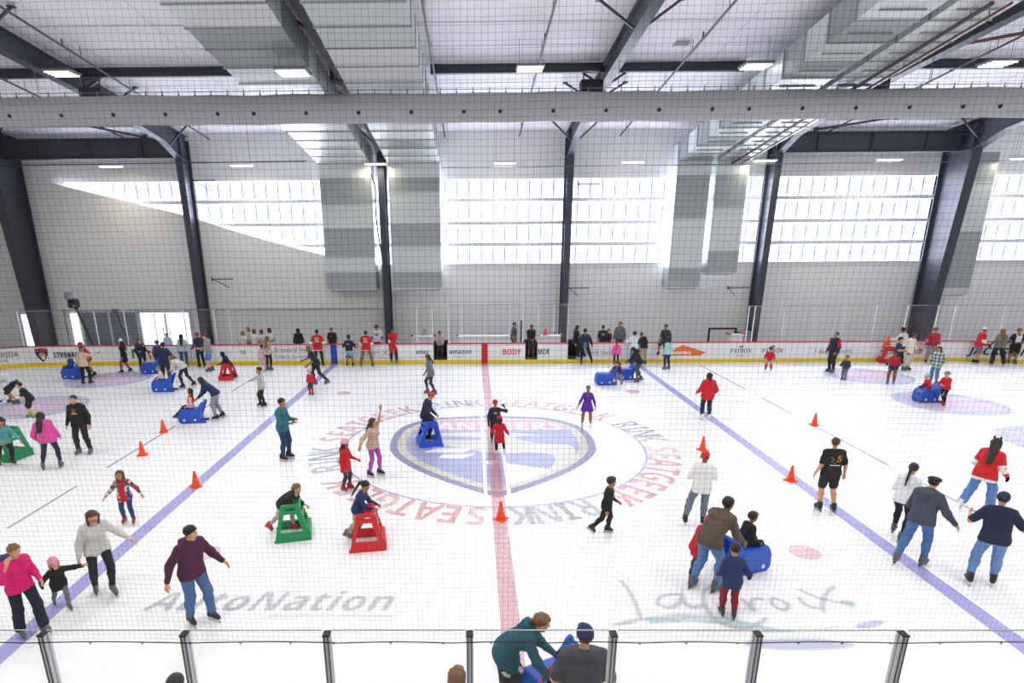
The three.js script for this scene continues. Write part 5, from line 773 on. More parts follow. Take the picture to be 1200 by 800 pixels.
skater({ at: [-5.97, 1.34], h: 1.75, face: 78, skin: 'tan', label: 'man in teal sweater and dark blue jeans looking at a phone in his hand', hair: ['short', 'black'], top: { kind: 'sweater', color: '#2c6d7b', hem: -0.06 }, bottom: jeans('#2a3f68'), skate: black_, pose: { pitch: 8, yaw: 10, ra: [0.05, -0.5, 0.6], la: [-0.1, -0.45, 0.62], rh: 'grip', lh: 'grip', L: [0.03, -0.98, 0.08], R: [0.05, -0.985, 0.0] },
  extra: ({ arms, part: p }) => { const w = arms[0][1]; p('phone', rbox(0.075, 0.012, 0.15, 0.005).rotateX(0.5).translate(w.x + 0.06, w.y + 0.04, w.z + 0.12), mat('#17181b', 0.3)); } });
// left
skater({ at: [-12.17, 0.77], h: 1.73, face: 4, skin: 'light', build: 1.1, label: 'man in black hooded sweatshirt with a gold chest print and dark jeans facing the stand', hair: ['short', 'dark'], top: { kind: 'hoodie', color: '#1c1d21', hood: true, loose: 0.022, hem: -0.06, print: { size: [0.12, 0.12], tex: art((g) => { g.strokeStyle = '#c8a24a'; g.lineWidth = 9; g.strokeRect(48, 20, 52, 70); g.fillStyle = '#a8433d'; g.fillRect(62, 46, 30, 34); g.fillStyle = '#d6c26a'; g.fillRect(24, 104, 112, 26); }) } }, bottom: jeans('#27282d'), skate: greyS, pose: { la: [0.25, -0.93, 0.1], ra: [0.25, -0.93, 0.1], L: [0.12, -0.98, 0.02], R: [0.08, -0.98, 0.04], pitch: 4 } });
skater({ at: [-12.33, 1.96], h: 1.47, face: -160, sex: 'f', skin: 'tan', label: 'woman in pink jacket and navy leggings leaning away with long dark hair', hair: ['long', 'black'], top: { kind: 'jacket', color: '#d94a9c', hem: -0.06, loose: 0.018, puff: true }, bottom: leggings('#2a2f49'), skate: greyS, pose: { lean: 16, side: 12, pitch: 15, L: [0.22, -0.93, 0.05], R: [0.1, -0.96, 0.12], la: [0.25, -0.8, 0.3], ra: [0.3, -0.85, 0.2] }, h: 1.6 });
skater({ at: [-16.58, -3.21], h: 1.38, face: -62, kid: true, skin: 'pale', label: 'boy in black T-shirt and shorts with bright green skates crouching forward', hair: ['short', 'dark'], top: { kind: 't_shirt', color: '#1f2024', sleeve: 0.36, hem: -0.05, loose: 0.02 }, bottom: shorts('#202126'), skate: limeS, pose: { lean: 34, pitch: -16, la: [0.1, -0.55, 0.55], ra: [0.2, -0.45, 0.6], L: [0.06, -0.9, -0.14], R: [0.08, -0.92, 0.22] } });
skater({ at: [-18.73, -5.17], h: 1.72, face: -70, skin: 'tan', label: 'skater in black shorts and pale shirt cut off by the left edge', hair: ['short', 'dark'], top: { kind: 'shirt', color: '#d5d6d8', hem: -0.06, loose: 0.02 }, bottom: shorts('#25262b', { len: 0.5 }), skate: greyS, pose: { lean: 48, L: [0.05, -0.8, -0.02], R: [0.05, -0.78, 0.3], la: [0.1, -0.5, 0.7], ra: [0.1, -0.6, 0.6] } });
skater({ at: [-13.84, 1.68], h: 1.5, face: 55, kid: true, sex: 'f', skin: 'tan', label: 'girl in light teal sweater behind the green skating aid at the left edge', hair: ['long', 'black'], top: { kind: 'sweater', color: '#5aa0a6', hem: -0.05 }, bottom: leggings('#1e1f26'), skate: black_, pose: push(26, { la: [0.35, -0.75, 0.45] }) });
// far left group
skater({ at: [-17.85, -8.42], h: 1.66, face: 172, sex: 'f', skin: 'tan', label: 'woman in cream jacket and black trousers, arm round the person in a red hat', hair: ['short', 'dark'], hat: ['band', '#d9c7a8'], top: { kind: 'jacket', color: '#d8c6a8', hem: -0.05, loose: 0.022 }, bottom: pants('#1d1e23', { loose: 0.008 }), skate: black_, pose: { lean: 4, ra: [0.85, 0.05, 0.35], la: [0.3, -0.85, 0.2], L: [0.1, -0.98, 0.02], R: [0.1, -0.96, 0.1] } });
skater({ at: [-18.50, -9.85], h: 1.74, face: -30, skin: 'tan', label: 'person in red jersey and red knit hat with tan trousers beside the woman in cream', hair: ['short', 'dark'], hat: ['beanie', '#b8283a'], top: { kind: 'jersey', hem: -0.08, loose: 0.025, paint: jersey('#c22a35', '#2a2c3a') }, bottom: pants('#a3744a', { len: 0.75 }), skate: black_, pose: { lean: 22, side: 8, L: [0.1, -0.93, 0.1], R: [0.06, -0.92, -0.3], Rp: 20, la: [0.7, -0.5, 0.2] } });
skater({ at: [-19.44, -9.87], h: 1.15, face: -90, kid: true, skin: 'light', label: 'child in blue jacket sitting on a blue sled in front of the woman in cream', hair: ['short', 'brown'], anchor: 'hip', hipY: 0.57, top: { kind: 'jacket', color: '#2b4aa0' }, bottom: pants('#24346b'), skate: black_, pose: sit() });
skater({ at: [-17.56, -10.99], h: 1.60, face: -60, sex: 'f', skin: 'tan', label: 'girl in long black coat, white knit hat and purple tights', hair: ['long', 'black'], hat: ['beanie', '#e9e4e0', '#f0eceb'], top: { kind: 'coat', color: '#1a1b20', hem: -0.2, flare: 0.02, loose: 0.02 }, bottom: leggings('#8b4f8f'), skate: black_, pose: { ...glide } });
skater({ at: [-16.78, -11.18], h: 1.57, face: 50, sex: 'f', skin: 'light', label: 'woman in navy puffer jacket and black leggings holding a cup to her face', hair: ['mid', 'black'], top: { kind: 'jacket', color: '#232c47', hem: -0.1, puff: true }, bottom: leggings('#191a1f'), skate: black_, pose: { la: [-0.1, -0.1, 0.5], ra: [0.1, -0.5, 0.5], ...still } });
skater({ at: [-14.41, -8.69], h: 1.78, face: 178, skin: 'tan', build: 1.15, label: 'big man in navy jacket and dark trousers seen from behind between blue sleds', hair: ['short', 'black'], top: { kind: 'jacket', color: '#22304f', hem: -0.05, loose: 0.03 }, bottom: pants('#2b2e3c'), skate: black_, pose: { lean: 10, la: [0.5, -0.75, 0.3], ra: [0.5, -0.75, 0.3], L: [0.14, -0.97, 0.1], R: [0.08, -0.98, 0] }, h: 1.78 });
skater({ at: [-16.22, -11.57], h: 1.45, face: 60, kid: true, skin: 'tan', label: 'child in navy hooded jacket half hidden by the big man in navy', hair: ['short', 'black'], hat: ['beanie', '#38466b'], top: { kind: 'jacket', color: '#33416b' }, bottom: pants('#2a2e3c'), pose: { lean: 14, ...still } });
skater({ at: [-16.29, -10.96], h: 1.05, face: -80, kid: true, skin: 'light', label: 'child in red and white jacket on the blue sled behind the man in navy', hair: ['short', 'brown'], anchor: 'hip', hipY: 0.57, top: { kind: 'jacket', paint: twoTone('#c22633', '#d9d7d2', (x, y, z, tag) => tag.startsWith('upper') || y < 0.03) }, bottom: pants('#8f8a80'), pose: sit() });
skater({ at: [-13.82, -7.22], h: 1.0, face: -80, kid: true, skin: 'pale', label: 'fair-haired child in pale jacket sitting on the blue sled nearest the white-jacketed girl', hair: ['short', 'blond'], anchor: 'hip', hipY: 0.57, top: { kind: 'jacket', color: '#d4d5d2' }, bottom: pants('#6b3a34'), pose: sit({ lean: 14 }) });
skater({ at: [-13.04, -7.83], h: 1.66, face: -86, sex: 'f', skin: 'tan', label: 'girl in white jacket with black sleeve stripe bending to push a blue sled', hair: ['mid', 'light'], top: { kind: 'jacket', loose: 0.022, paint: twoTone('#d5d6d0', '#1d1e22', (x, y, z, tag, t) => tag.startsWith('upper') && z < -0.005 && t > 0.15) }, bottom: leggings('#2b2c3f'), skate: black_, pose: push(66, { pitch: -30, la: [0.15, -0.82, 0.45], ra: [0.15, -0.82, 0.45], L: [0.1, -0.94, 0.1], R: [0.12, -0.9, -0.32] }) });
skater({ at: [-15.27, -12.86], h: 1.61, face: -168, sex: 'f', skin: 'light', label: 'woman in pale blue top and jeans at the boards, right of the bright doors', hair: ['long', 'dark'], top: { kind: 'pullover', color: '#b9cbd6', hem: -0.05, loose: 0.02 }, bottom: jeans('#3d5878'), skate: black_, pose: { ra: [0.4, -0.4, 0.4], ...still } });
skater({ at: [-14.40, -12.39], h: 1.71, face: -120, skin: 'tan', label: 'person in navy jersey and dark red cap leaning on the boards', hair: ['short', 'dark'], hat: ['cap', '#8c2f36'], top: { kind: 'jersey', loose: 0.022, hem: -0.06, paint: jersey('#262a48', '#8c2f36') }, bottom: pants('#1d1e24'), pose: { lean: 6, ...still, la: [0.2, -0.8, 0.4] }, h: 1.7 });
skater({ at: [-13.54, -11.30], h: 1.85, face: -70, skin: 'pale', label: 'person in grey hooded sweatshirt and bright blue shorts with dark red cap', hair: ['short', 'dark'], hat: ['cap', '#7d2534'], top: { kind: 'hoodie', color: '#9fa09c', hood: true, loose: 0.03, hem: -0.07 }, bottom: shorts('#4a83dc', { len: 0.46 }), skate: greyS, pose: { lean: 8, ra: [0.2, -0.7, 0.4], la: [0.1, -0.5, 0.6], L: [0.08, -0.97, 0.12], R: [0.1, -0.98, -0.03] }, h: 1.78 });
skater({ at: [-11.70, -9.70], h: 1.3, face: -86, kid: true, skin: 'tan', label: 'child in black hooded top and red trousers leaning back on the red skating aid', hair: ['short', 'black'], hat: ['hood', '#1c1d21'], top: { kind: 'hoodie', color: '#1f2024', hood: true }, bottom: pants('#a6283a'), skate: black_, pose: push(36, { L: [0.06, -0.86, -0.42], R: [0.08, -0.9, -0.3], Lp: 25 }) });
skater({ at: [-8.65, -4.50], h: 1.49, face: -62, kid: true, skin: 'tan', label: 'boy in light grey sweatshirt and black trousers stretching one arm out', hair: ['short', 'black'], top: { kind: 'sweatshirt', color: '#bfc1c4', loose: 0.022, hem: -0.05 }, bottom: pants('#222429', { loose: 0.008 }), skate: black_, pose: { ra: [0.75, -0.42, 0.45], la: [0.3, -0.8, 0.2], L: [0.02, -0.98, -0.05], R: [0.03, -0.96, 0.14], yaw: 12 } });
skater({ at: [-9.66, -2.89], h: 1.68, face: -80, sex: 'f', skin: 'tan', label: 'woman in navy jacket and grey trousers pushing a seated child on a blue sled', hair: ['long', 'dark'], top: { kind: 'jacket', color: '#1f2a52', loose: 0.018 }, bottom: pants('#8c8f98'), skate: black_, pose: push(56, { la: [0.05, -0.8, 0.52], ra: [0.05, -0.8, 0.52], L: [0.08, -0.97, 0.05], R: [0.1, -0.96, -0.12], pitch: -20 }) });
skater({ at: [-10.47, -2.58], h: 1.25, face: -78, kid: true, sex: 'f', skin: 'light', label: 'child in red and pink jacket riding a blue sled, legs out in front', hair: ['bob', 'dark'], anchor: 'hip', hipY: 0.57, top: { kind: 'jacket', paint: twoTone('#c22a35', '#e8b7b0', (x, y, z, tag) => tag.startsWith('upper') || tag.startsWith('fore') || y < 0.02) }, bottom: pants('#1d1e22'), skate: greyS, pose: sit({ lean: -10, L: [0.1, -0.45, 0.85], R: [0.12, -0.5, 0.75] }) });
skater({ at: [-11.04, -11.66], h: 1.19, face: 178, kid: true, sex: 'f', skin: 'brown', label: 'small child in pale pink jacket and pink trousers by the boards', hair: ['bun', 'black'], top: { kind: 'jacket', color: '#e0bfc3', puff: true }, bottom: pants('#dcb8cc'), skate: whiteS, pose: still });
skater({ at: [-10.67, -11.44], h: 1.62, face: 160, sex: 'f', skin: 'light', label: 'woman with long brown hair in patterned top and black leggings beside the pale pink child', hair: ['long', 'light'], top: { kind: 'pullover', hem: -0.08, paint: blotch(['#c7b3a8', '#8f6a5c', '#e0d4c9'], 24) }, bottom: leggings('#1e1f24'), skate: greyS, pose: { ...still, side: -4 } });
skater({ at: [-8.41, -13.14], h: 1.79, face: 180, skin: 'tan', label: 'man in red jersey number 16 standing at the boards by the blue line', hair: ['short', 'black'], top: { kind: 'jersey', loose: 0.032, hem: -0.1, sleeve: 0.75, paint: jersey('#c41f2c', '#f0f0f0', '#c41f2c'), print: { back: true, size: [0.16, 0.16], y: 0.09, tex: num('16', '#fff', 'bold 110px sans-serif', 1), name: 'jersey_number' } }, bottom: pants('#222328'), skate: black_, pose: { la: [0.3, -0.7, 0.4], ra: [0.3, -0.7, 0.4], L: [0.12, -0.98, 0.02], R: [0.12, -0.98, 0.02] }, h: 1.8 });
skater({ at: [-7.33, -8.21], h: 1.71, face: -64, skin: 'brown', label: 'man in black T-shirt and dark jeans skating with fair hair, beside a small red child', hair: ['short', 'light'], top: { kind: 't_shirt', color: '#222327', sleeve: 0.4, hem: -0.05, loose: 0.022 }, bottom: jeans('#2d3038', { loose: 0.008 }), skate: greyS, pose: { lean: 30, pitch: -10, ra: [0.5, -0.6, 0.45], la: [0.1, -0.8, 0.4], L: [0.1, -0.86, -0.42], Lp: 15, R: [0.08, -0.94, 0.12] }, h: 1.8 });
skater({ at: [-7.26, -6.35], h: 1.06, face: -20, kid: true, skin: 'pale', label: 'tiny child in red jacket, navy shorts and red leggings with grey helmet', hair: ['short', 'blond'], hat: ['helmet', '#b9bcc4'], top: { kind: 'jacket', color: '#c9243a', puff: true }, bottom: { kind: 'trousers', loose: 0.012, paint: (x, y, z, tag) => tag.startsWith('calf') ? lin('#c9243a') : lin('#2b3158') }, skate: black_, pose: { ...still, yaw: -30 } });
skater({ at: [-6.84, -12.87], h: 1.56, face: 176, kid: true, skin: 'brown', label: 'child in black T-shirt with a light blue number 23 jersey tied round the waist', hair: ['short', 'black'], top: { kind: 't_shirt', color: '#202126', sleeve: 0.45, hem: 0.0, loose: 0.03, print: { back: true, size: [0.15, 0.1], y: 0.12, tex: art((g) => { g.fillStyle = '#9ad0dc'; g.beginPath(); g.ellipse(80, 80, 60, 24, 0.3, 0, 7); g.fill(); }) } }, bottom: { kind: 'tied_jersey', skirt: 0.27, loose: 0.02, paint: (x, y, z) => y < -0.33 ? lin('#c2763f') : y < -0.27 ? lin('#263157') : lin('#7fb2d6') }, skate: black_, pose: { ...still, la: [0.4, -0.6, 0.5], ra: [0.4, -0.6, 0.5], L: [0.1, -0.98, 0.02], R: [0.1, -0.98, 0.02] },
  extra: ({ pel, H, lift, part: p, root }) => { const m = p('jersey_number', new THREE.PlaneGeometry(0.15 * H, 0.13 * H).rotateY(Math.PI).translate(0, -0.12 * H, -0.125 * H), printMat(num('23', '#20294a'))); } });
skater({ at: [-5.99, -13.07], h: 1.74, face: 178, skin: 'tan', label: 'person in red jersey number 72 and khaki trousers leaning on the boards, feet wide', hair: ['short', 'black'], top: { kind: 'jersey', loose: 0.03, hem: -0.08, sleeve: 0.7, paint: jersey('#c41f2c', '#f0f0f0', '#c41f2c'), print: { back: true, size: [0.16, 0.16], y: 0.09, tex: num('72', '#fff', 'bold 110px sans-serif', 1), name: 'jersey_number' } }, bottom: pants('#8c6a42', { loose: 0.018 }), skate: greyS, pose: { la: [0.2, -0.6, 0.5], ra: [0.2, -0.6, 0.5], L: [0.26, -0.95, 0.04], R: [0.24, -0.95, 0.02], lean: 10 }, h: 1.76 });
skater({ at: [-4.74, -13.04], h: 1.7, face: 20, skin: 'brown', label: 'man in red jersey, red shorts and black leg pads perched on the boards', hair: ['short', 'black'], hipY: 1.02, anchor: 'hip', top: { kind: 'jersey', loose: 0.03, hem: -0.04, paint: jersey('#c41f2c', '#f0f0f0', '#c41f2c') }, bottom: { kind: 'hockey_trousers', loose: 0.02, paint: (x, y, z, tag) => tag.startsWith('calf') ? lin('#222328') : lin('#c41f2c') }, skate: greyS, pose: { L: [0.05, -0.93, 0.3], R: [0.05, -0.95, 0.14], la: [-0.1, -0.35, 0.5], ra: [-0.2, -0.35, 0.45], pitch: 10 } });
skater({ at: [-2.34, -6.41], h: 1.56, face: -70, sex: 'f', skin: 'tan', label: 'woman in grey hooded jacket and dark leggings gliding left alone', hair: ['mid', 'dark'], top: { kind: 'hoodie', color: '#76787e', hood: true, hem: -0.08 }, bottom: leggings('#33353c'), skate: greyS, pose: { lean: 10, L: [0.04, -0.95, -0.14], R: [0.03, -0.93, 0.18], la: [0.15, -0.9, 0.25], ra: [0.25, -0.9, 0.2] }, h: 1.62 });
// behind and at the boards, left to middle
viewer({ at: [-16.85, -14.00], floor: 0.16, h: 1.37, face: 10, label: 'person in white shirt behind the glass before the bright doors', hair: ['short', 'brown'], skin: 'light', top: { kind: 'shirt', color: '#c7cfe2' }, bottom: pants('#34384a'), pose: { lean: 8 } });
[[284, 388, 'black', 'tan', 20, 'leftmost of the five young women in white jerseys behind the boards', 'long'], [290, 383, 'light', 'light', -20, 'fair-haired young woman in white jersey, tallest of the five behind the boards', 'mid'], [297, 385, 'black', 'brown', 15, 'young woman in white jersey with black hair in the middle of the five', 'long'], [305.5, 386, 'dark', 'tan', -30, 'young woman in white jersey, fourth of the five behind the boards', 'bob'], [315, 384, 'black', 'dark', -15, 'young woman in white jersey with long black hair, rightmost of the five', 'long']].forEach(([u, v, hc, sk, f, label, st], i) => { const X = [{ at: [-12.76, -13.90], floor: 0.16, h: 1.45 }, { at: [-12.58, -14.20], floor: 0.16, h: 1.63 }, { at: [-12.12, -13.80], floor: 0.16, h: 1.59 }, { at: [-11.82, -14.00], floor: 0.16, h: 1.52 }, { at: [-11.31, -13.80], floor: 0.16, h: 1.63 }][i]; viewer({ ...X, face: f, sex: 'f', skin: sk, label, hair: [st, hc], top: { kind: 'jersey', loose: 0.022, sleeve: 0.6, paint: jersey('#dedcd6', '#b98f8c') }, bottom: jeans('#4a5f86'), pose: { la: [0.1, -0.6, 0.5], ra: [0.15, -0.7, 0.4] } }); });
viewer({ at: [-9.91, -14.20], floor: 0.16, h: 1.53, face: -170, label: 'person in black hooded jacket seen from behind, alone behind the boards', hair: ['short', 'black'], hat: ['hood', '#1d1e22'], top: { kind: 'hoodie', color: '#1f2025', hood: true, loose: 0.03 }, bottom: pants('#222') });
viewer({ at: [-8.03, -13.80], floor: 0.16, h: 1.64, face: -10, label: 'man in black T-shirt with green print behind the boards beside the red 16 jersey', skin: 'tan', hair: ['short', 'black'], top: { kind: 't_shirt', color: '#1f2125', sleeve: 0.45, loose: 0.03, print: { size: [0.11, 0.05], tex: art((g) => { g.fillStyle = '#63b54a'; g.fillRect(10, 50, 140, 60); }) } }, bottom: pants('#222') });
viewer({ at: [-5.67, -13.90], floor: 0.16, h: 1.74, face: 5, label: 'person in white jersey with purple trim and black cap behind the boards', skin: 'tan', hair: ['short', 'black'], hat: ['brim', '#1c1d21'], top: { kind: 'jersey', loose: 0.03, paint: jersey('#dcdde2', '#6a54a0'), print: { size: [0.1, 0.1], tex: art((g) => { g.fillStyle = '#3b3f8c'; g.beginPath(); g.arc(80, 80, 60, 0, 7); g.fill(); }) } }, bottom: pants('#222') });
viewer({ at: [-3.18, -14.60], floor: 0.16, h: 1.43, face: 0, label: 'person in light grey jacket behind the glass left of the first open gate', skin: 'tan', hair: ['short', 'grey'], top: { kind: 'jacket', color: '#a9a9a8' }, bottom: pants('#33353c') });
viewer({ at: [-2.31, -13.3], floor: 0.22, h: 1.5, skate: undefined, face: 0, sex: 'f', label: 'woman in light sweater and dark trousers sitting in the first open gate', skin: 'brown', hair: ['curly', 'black'], hipY: 0.95, anchor: 'hip', top: { kind: 'sweater', color: '#b4aca4' }, bottom: pants('#2a2422'), pose: sit({ L: [0.06, -0.85, 0.35], R: [0.06, -0.85, 0.35], la: [-0.1, -0.5, 0.45], ra: [-0.1, -0.5, 0.45], Lp: 0, Rp: 0, lean: 6, pitch: 14 }) });
viewer({ at: [1.60, -14.20], floor: 0.16, h: 1.82, face: 80, label: 'tall man in dark grey T-shirt standing behind the glass in profile', skin: 'tan', hair: ['buzz', 'black'], top: { kind: 't_shirt', color: '#54565b', sleeve: 0.45, loose: 0.03 }, bottom: pants('#2b2c31'), build: 1.1 });
viewer({ at: [2.40, -13.2], floor: 0.22, h: 1.66, skate: undefined, face: 8, label: 'man in black T-shirt and shorts standing in the second open gate, hands together', skin: 'brown', hair: ['short', 'black'], top: { kind: 't_shirt', color: '#1d1e22', sleeve: 0.42, loose: 0.026, hem: -0.06 }, bottom: shorts('#303137', { len: 0.55 }), pose: { la: [-0.2, -0.75, 0.35], ra: [-0.2, -0.75, 0.35], pitch: 14, ...still } });
viewer({ at: [3.74, -14.60], floor: 0.16, h: 1.26, face: 170, label: 'person in dark jacket behind the glass right of the second gate', skin: 'tan', hair: ['short', 'black'], top: { kind: 'jacket', color: '#33353c', loose: 0.03 }, bottom: pants('#222') });
viewer({ at: [4.60, -12.75], floor: 0.0, h: 1.72, skate: undefined, face: 60, group: ON, sex: 'f', label: 'person in black coat sitting on the board top at the third gate', skin: 'tan', hair: ['mid', 'black'], hipY: 1.16, anchor: 'hip', top: { kind: 'coat', color: '#1f2024', hem: -0.06, loose: 0.022 }, bottom: pants('#1c1d20'), pose: { L: [0.06, -0.75, 0.5], R: [0.06, -0.8, 0.3], lean: 4, pitch: 8 } });
skater({ at: [5.13, -12.79], h: 1.76, face: 176, skin: 'tan', label: 'tall person in navy jacket with grey shoulders and dark trousers, one leg kicked back', hair: ['short', 'black'], top: { kind: 'jacket', hem: -0.06, loose: 0.022, paint: twoTone('#20283e', '#5d7180', (x, y, z, tag) => (tag === 'yoke') || (z < 0 && Math.abs(x) < 0.04 && y < 0.0)) }, bottom: leggings('#1c1d22', { loose: 0.006 }), skate: { boot: '#3a3d44', holder: '#c9e04a', laces: '#ddd' }, pose: { lean: 6, L: [0.05, -0.98, 0.03], R: [0.36, -0.9, 0.0], la: [0.25, -0.7, 0.4], ra: [0.35, -0.85, 0.1] }, h: 1.78 });
viewer({ at: [6.24, -14.00], floor: 0.16, h: 1.64, face: 180, label: 'man in navy T-shirt with white print seen from behind behind the boards', skin: 'tan', hair: ['buzz', 'black'], hat: ['cap', '#1a1b1f'], top: { kind: 't_shirt', color: '#243044', sleeve: 0.45, loose: 0.03, print: { back: true, size: [0.14, 0.1], tex: art((g) => { g.fillStyle = '#b9d3e6'; g.fillRect(20, 30, 120, 34); g.fillRect(30, 84, 100, 30); }) } }, bottom: pants('#222') });
viewer({ at: [6.50, -13.80], floor: 0.16, h: 1.49, face: 10, sex: 'f', label: 'woman in black jacket behind the boards next to the navy T-shirt man', skin: 'light', hair: ['bun', 'black'], top: { kind: 'jacket', color: '#1f2024' }, bottom: pants('#222'), pose: { la: [-0.1, -0.5, 0.4] } });
viewer({ at: [7.15, -14.10], floor: 0.16, h: 1.82, face: -35, label: 'tall bearded man in grey hooded sweatshirt behind the boards', skin: 'tan', build: 1.12, hair: ['short', 'dark'], top: { kind: 'hoodie', color: '#6b6c70', hood: true, loose: 0.028 }, bottom: pants('#222') });
skater({ at: [7.49, -12.95], h: 1.62, face: 175, skin: 'tan', label: 'person in white hooded sweatshirt and jeans with black hair leaning over the boards', hair: ['curly', 'black'], top: { kind: 'hoodie', color: '#dfe6e6', hood: true, loose: 0.028, hem: -0.05 }, bottom: jeans('#4a78b8'), skate: black_, pose: { lean: 14, la: [0.4, -0.4, 0.5], ra: [0.4, -0.4, 0.5], ...still } });
skater({ at: [7.97, -12.94], h: 1.6, face: -160, skin: 'tan', label: 'person in black jacket, khaki trousers and cap leaning on the boards at the blue line', hair: ['short', 'brown'], hat: ['cap', '#6a5a44'], top: { kind: 'jacket', color: '#1e1f22', loose: 0.02 }, bottom: pants('#b9a37c'), skate: black_, pose: { lean: 16, side: 10, la: [0.3, -0.5, 0.5], ra: [0.3, -0.5, 0.5], ...still } });
skater({ at: [6.61, -12.75], h: 1.22, face: 170, kid: true, sex: 'f', skin: 'tan', label: 'girl in hot pink jacket and black leggings with a brown braid at the boards', hair: ['pony', 'dark'], hat: ['band', '#c4373d'], top: { kind: 'jacket', color: '#ee5fa7', hem: -0.06, puff: true }, bottom: leggings('#1b1c20'), skate: redS, pose: still });
skater({ at: [6.77, -8.60], h: 1.62, face: -80, sex: 'f', skin: 'tan', label: 'woman in black hooded top and olive leggings pushing a blue sled left', hair: ['mid', 'dark'], hat: ['beanie', '#3a2426'], top: { kind: 'hoodie', color: '#26272b', hood: true, loose: 0.02 }, bottom: leggings('#57544a'), skate: greyS, pose: push(40, { la: [0.05, -0.62, 0.68], ra: [0.05, -0.72, 0.6], L: [0.1, -0.93, 0.2], R: [0.14, -0.94, -0.22] }) });
skater({ at: [5.78, -8.11], h: 1.12, face: -50, kid: true, sex: 'f', skin: 'light', label: 'small girl in dark floral jacket and red skates between two blue sleds', hair: ['mid', 'brown'], top: { kind: 'jacket', loose: 0.02, hem: -0.08, paint: blotch(['#23242c', '#2b2c38', '#1e1f26', '#8c4a5c', '#343a4c'], 30) }, bottom: leggings('#a58f92'), skate: redS, pose: { lean: 38, L: [0.05, -0.9, -0.2], R: [0.06, -0.9, 0.2], la: [0.2, -0.6, 0.5], ra: [0.3, -0.5, 0.6], pitch: -10 } });
skater({ at: [9.19, -12.9], h: 1.7, face: -40, skin: 'tan', label: 'man in dark T-shirt and black skates perched on the boards left of the orange advert', hair: ['curly', 'dark'], hipY: 1.16, anchor: 'hip', top: { kind: 't_shirt', color: '#33343a', sleeve: 0.45 }, bottom: shorts('#3a3b40', { len: 0.5 }), skate: black_, pose: { L: [0.08, -0.75, 0.5], R: [0.05, -0.7, 0.55], la: [0.2, -0.8, 0.3], pitch: 10 } });
skater({ at: [8.82, -11.18], h: 1.55, face: -150, kid: true, sex: 'f', skin: 'tan', label: 'girl in mint jacket and navy jeans facing the boards by the orange advert', hair: ['bob', 'dark'], top: { kind: 'jacket', color: '#a9d6d3', hem: -0.05, loose: 0.02 }, bottom: jeans('#27345a', { loose: 0.006 }), skate: greyS, pose: { ...still } });
// centre
skater({ at: [3.17, -1.60], h: 1.40, face: 172, sex: 'f', kid: false, skin: 'tan', label: 'figure skater in purple dress and white boots with a cream headband', hair: ['pony', 'light'], hat: ['band', '#e6dcb4'], top: { kind: 'dress', color: '#5b2a9e', hem: -0.13, flare: 0.035, loose: 0.004, smooth: true }, bottom: { kind: 'tights', color: '#9c6f4e', loose: 0.001 }, skate: whiteS, pose: { la: [0.35, -0.86, 0.1], ra: [0.3, -0.9, 0.1], L: [0.1, -0.98, 0.05], R: [0.1, -0.97, -0.04] } });
skater({ at: [0.08, -0.21], h: 1.31, face: 5, kid: true, skin: 'tan', label: 'child in red cap and navy sweatshirt raising a mitten at the centre line', hair: ['short', 'dark'], hat: ['cap', '#c4232e'], top: { kind: 'sweatshirt', color: '#20263c', hem: -0.06, loose: 0.02, print: { size: [0.13, 0.11], tex: art((g) => { g.fillStyle = '#d6a27a'; g.beginPath(); g.ellipse(80, 70, 62, 36, 0, 0, 7); g.fill(); g.fillStyle = '#20263c'; g.fillRect(44, 74, 74, 14); g.fillStyle = '#c4564d'; g.fillRect(44, 108, 74, 14); }) } }, bottom: pants('#1f2230'), skate: greyS, gloves: ['#1b1d24', '#1b1d24'], pose: { la: [0.3, 0.3, 0.4], lp: [1, -0.6, 0], ra: [0.2, -0.9, 0.15], L: [0.06, -0.98, 0.03], R: [0.06, -0.98, 0] } });
skater({ at: [0.19, 0.97], h: 1.15, face: 176, kid: true, sex: 'f', skin: 'tan', label: 'small child in long red coat and red knit hat with black pompom', hair: ['bob', 'dark'], hat: ['beanie', '#c4232f', '#1c1d20'], top: { kind: 'coat', color: '#c41c29', hem: -0.18, flare: 0.015, loose: 0.025 }, bottom: leggings('#1c1d22'), skate: whiteS, pose: { la: [0.4, -0.75, 0.2], ra: [0.4, -0.75, 0.2], L: [0.06, -0.98, 0.04], R: [0.16, -0.93, 0.12] } });
skater({ at: [-2.07, -0.15], h: 1.62, face: 82, skin: 'light', label: 'person in navy jacket and red and white pompom hat leaning on the blue skating aid', hair: ['short', 'dark'], hat: ['beanie', '#d8363c', '#1b1c20'], top: { kind: 'jacket', color: '#242c45', hem: -0.06, loose: 0.024 }, bottom: pants('#25262c'), skate: black_, pose: push(16, { la: [0.05, -0.82, 0.4], ra: [0.05, -0.82, 0.4], L: [0.05, -0.92, 0.1], R: [0.05, -0.95, -0.1], pitch: 14 }) });
skater({ at: [2.10, 5.90], h: 1.25, face: 72, kid: true, skin: 'tan', label: 'boy all in black striding to the right in the open ice near centre', hair: ['curly', 'dark'], top: { kind: 'sweatshirt', color: '#1d1e22', hem: -0.08, loose: 0.024 }, bottom: pants('#1b1c20', { loose: 0.012 }), skate: { boot: '#2a1e20', holder: '#cfcfd2', laces: '#999' }, pose: { lean: 6, yaw: 14, L: [0.04, -0.975, 0.08], R: [0.1, -0.86, -0.46], Rp: 35, ra: [0.2, -0.92, -0.05], la: [0.2, -0.75, 0.4] } });
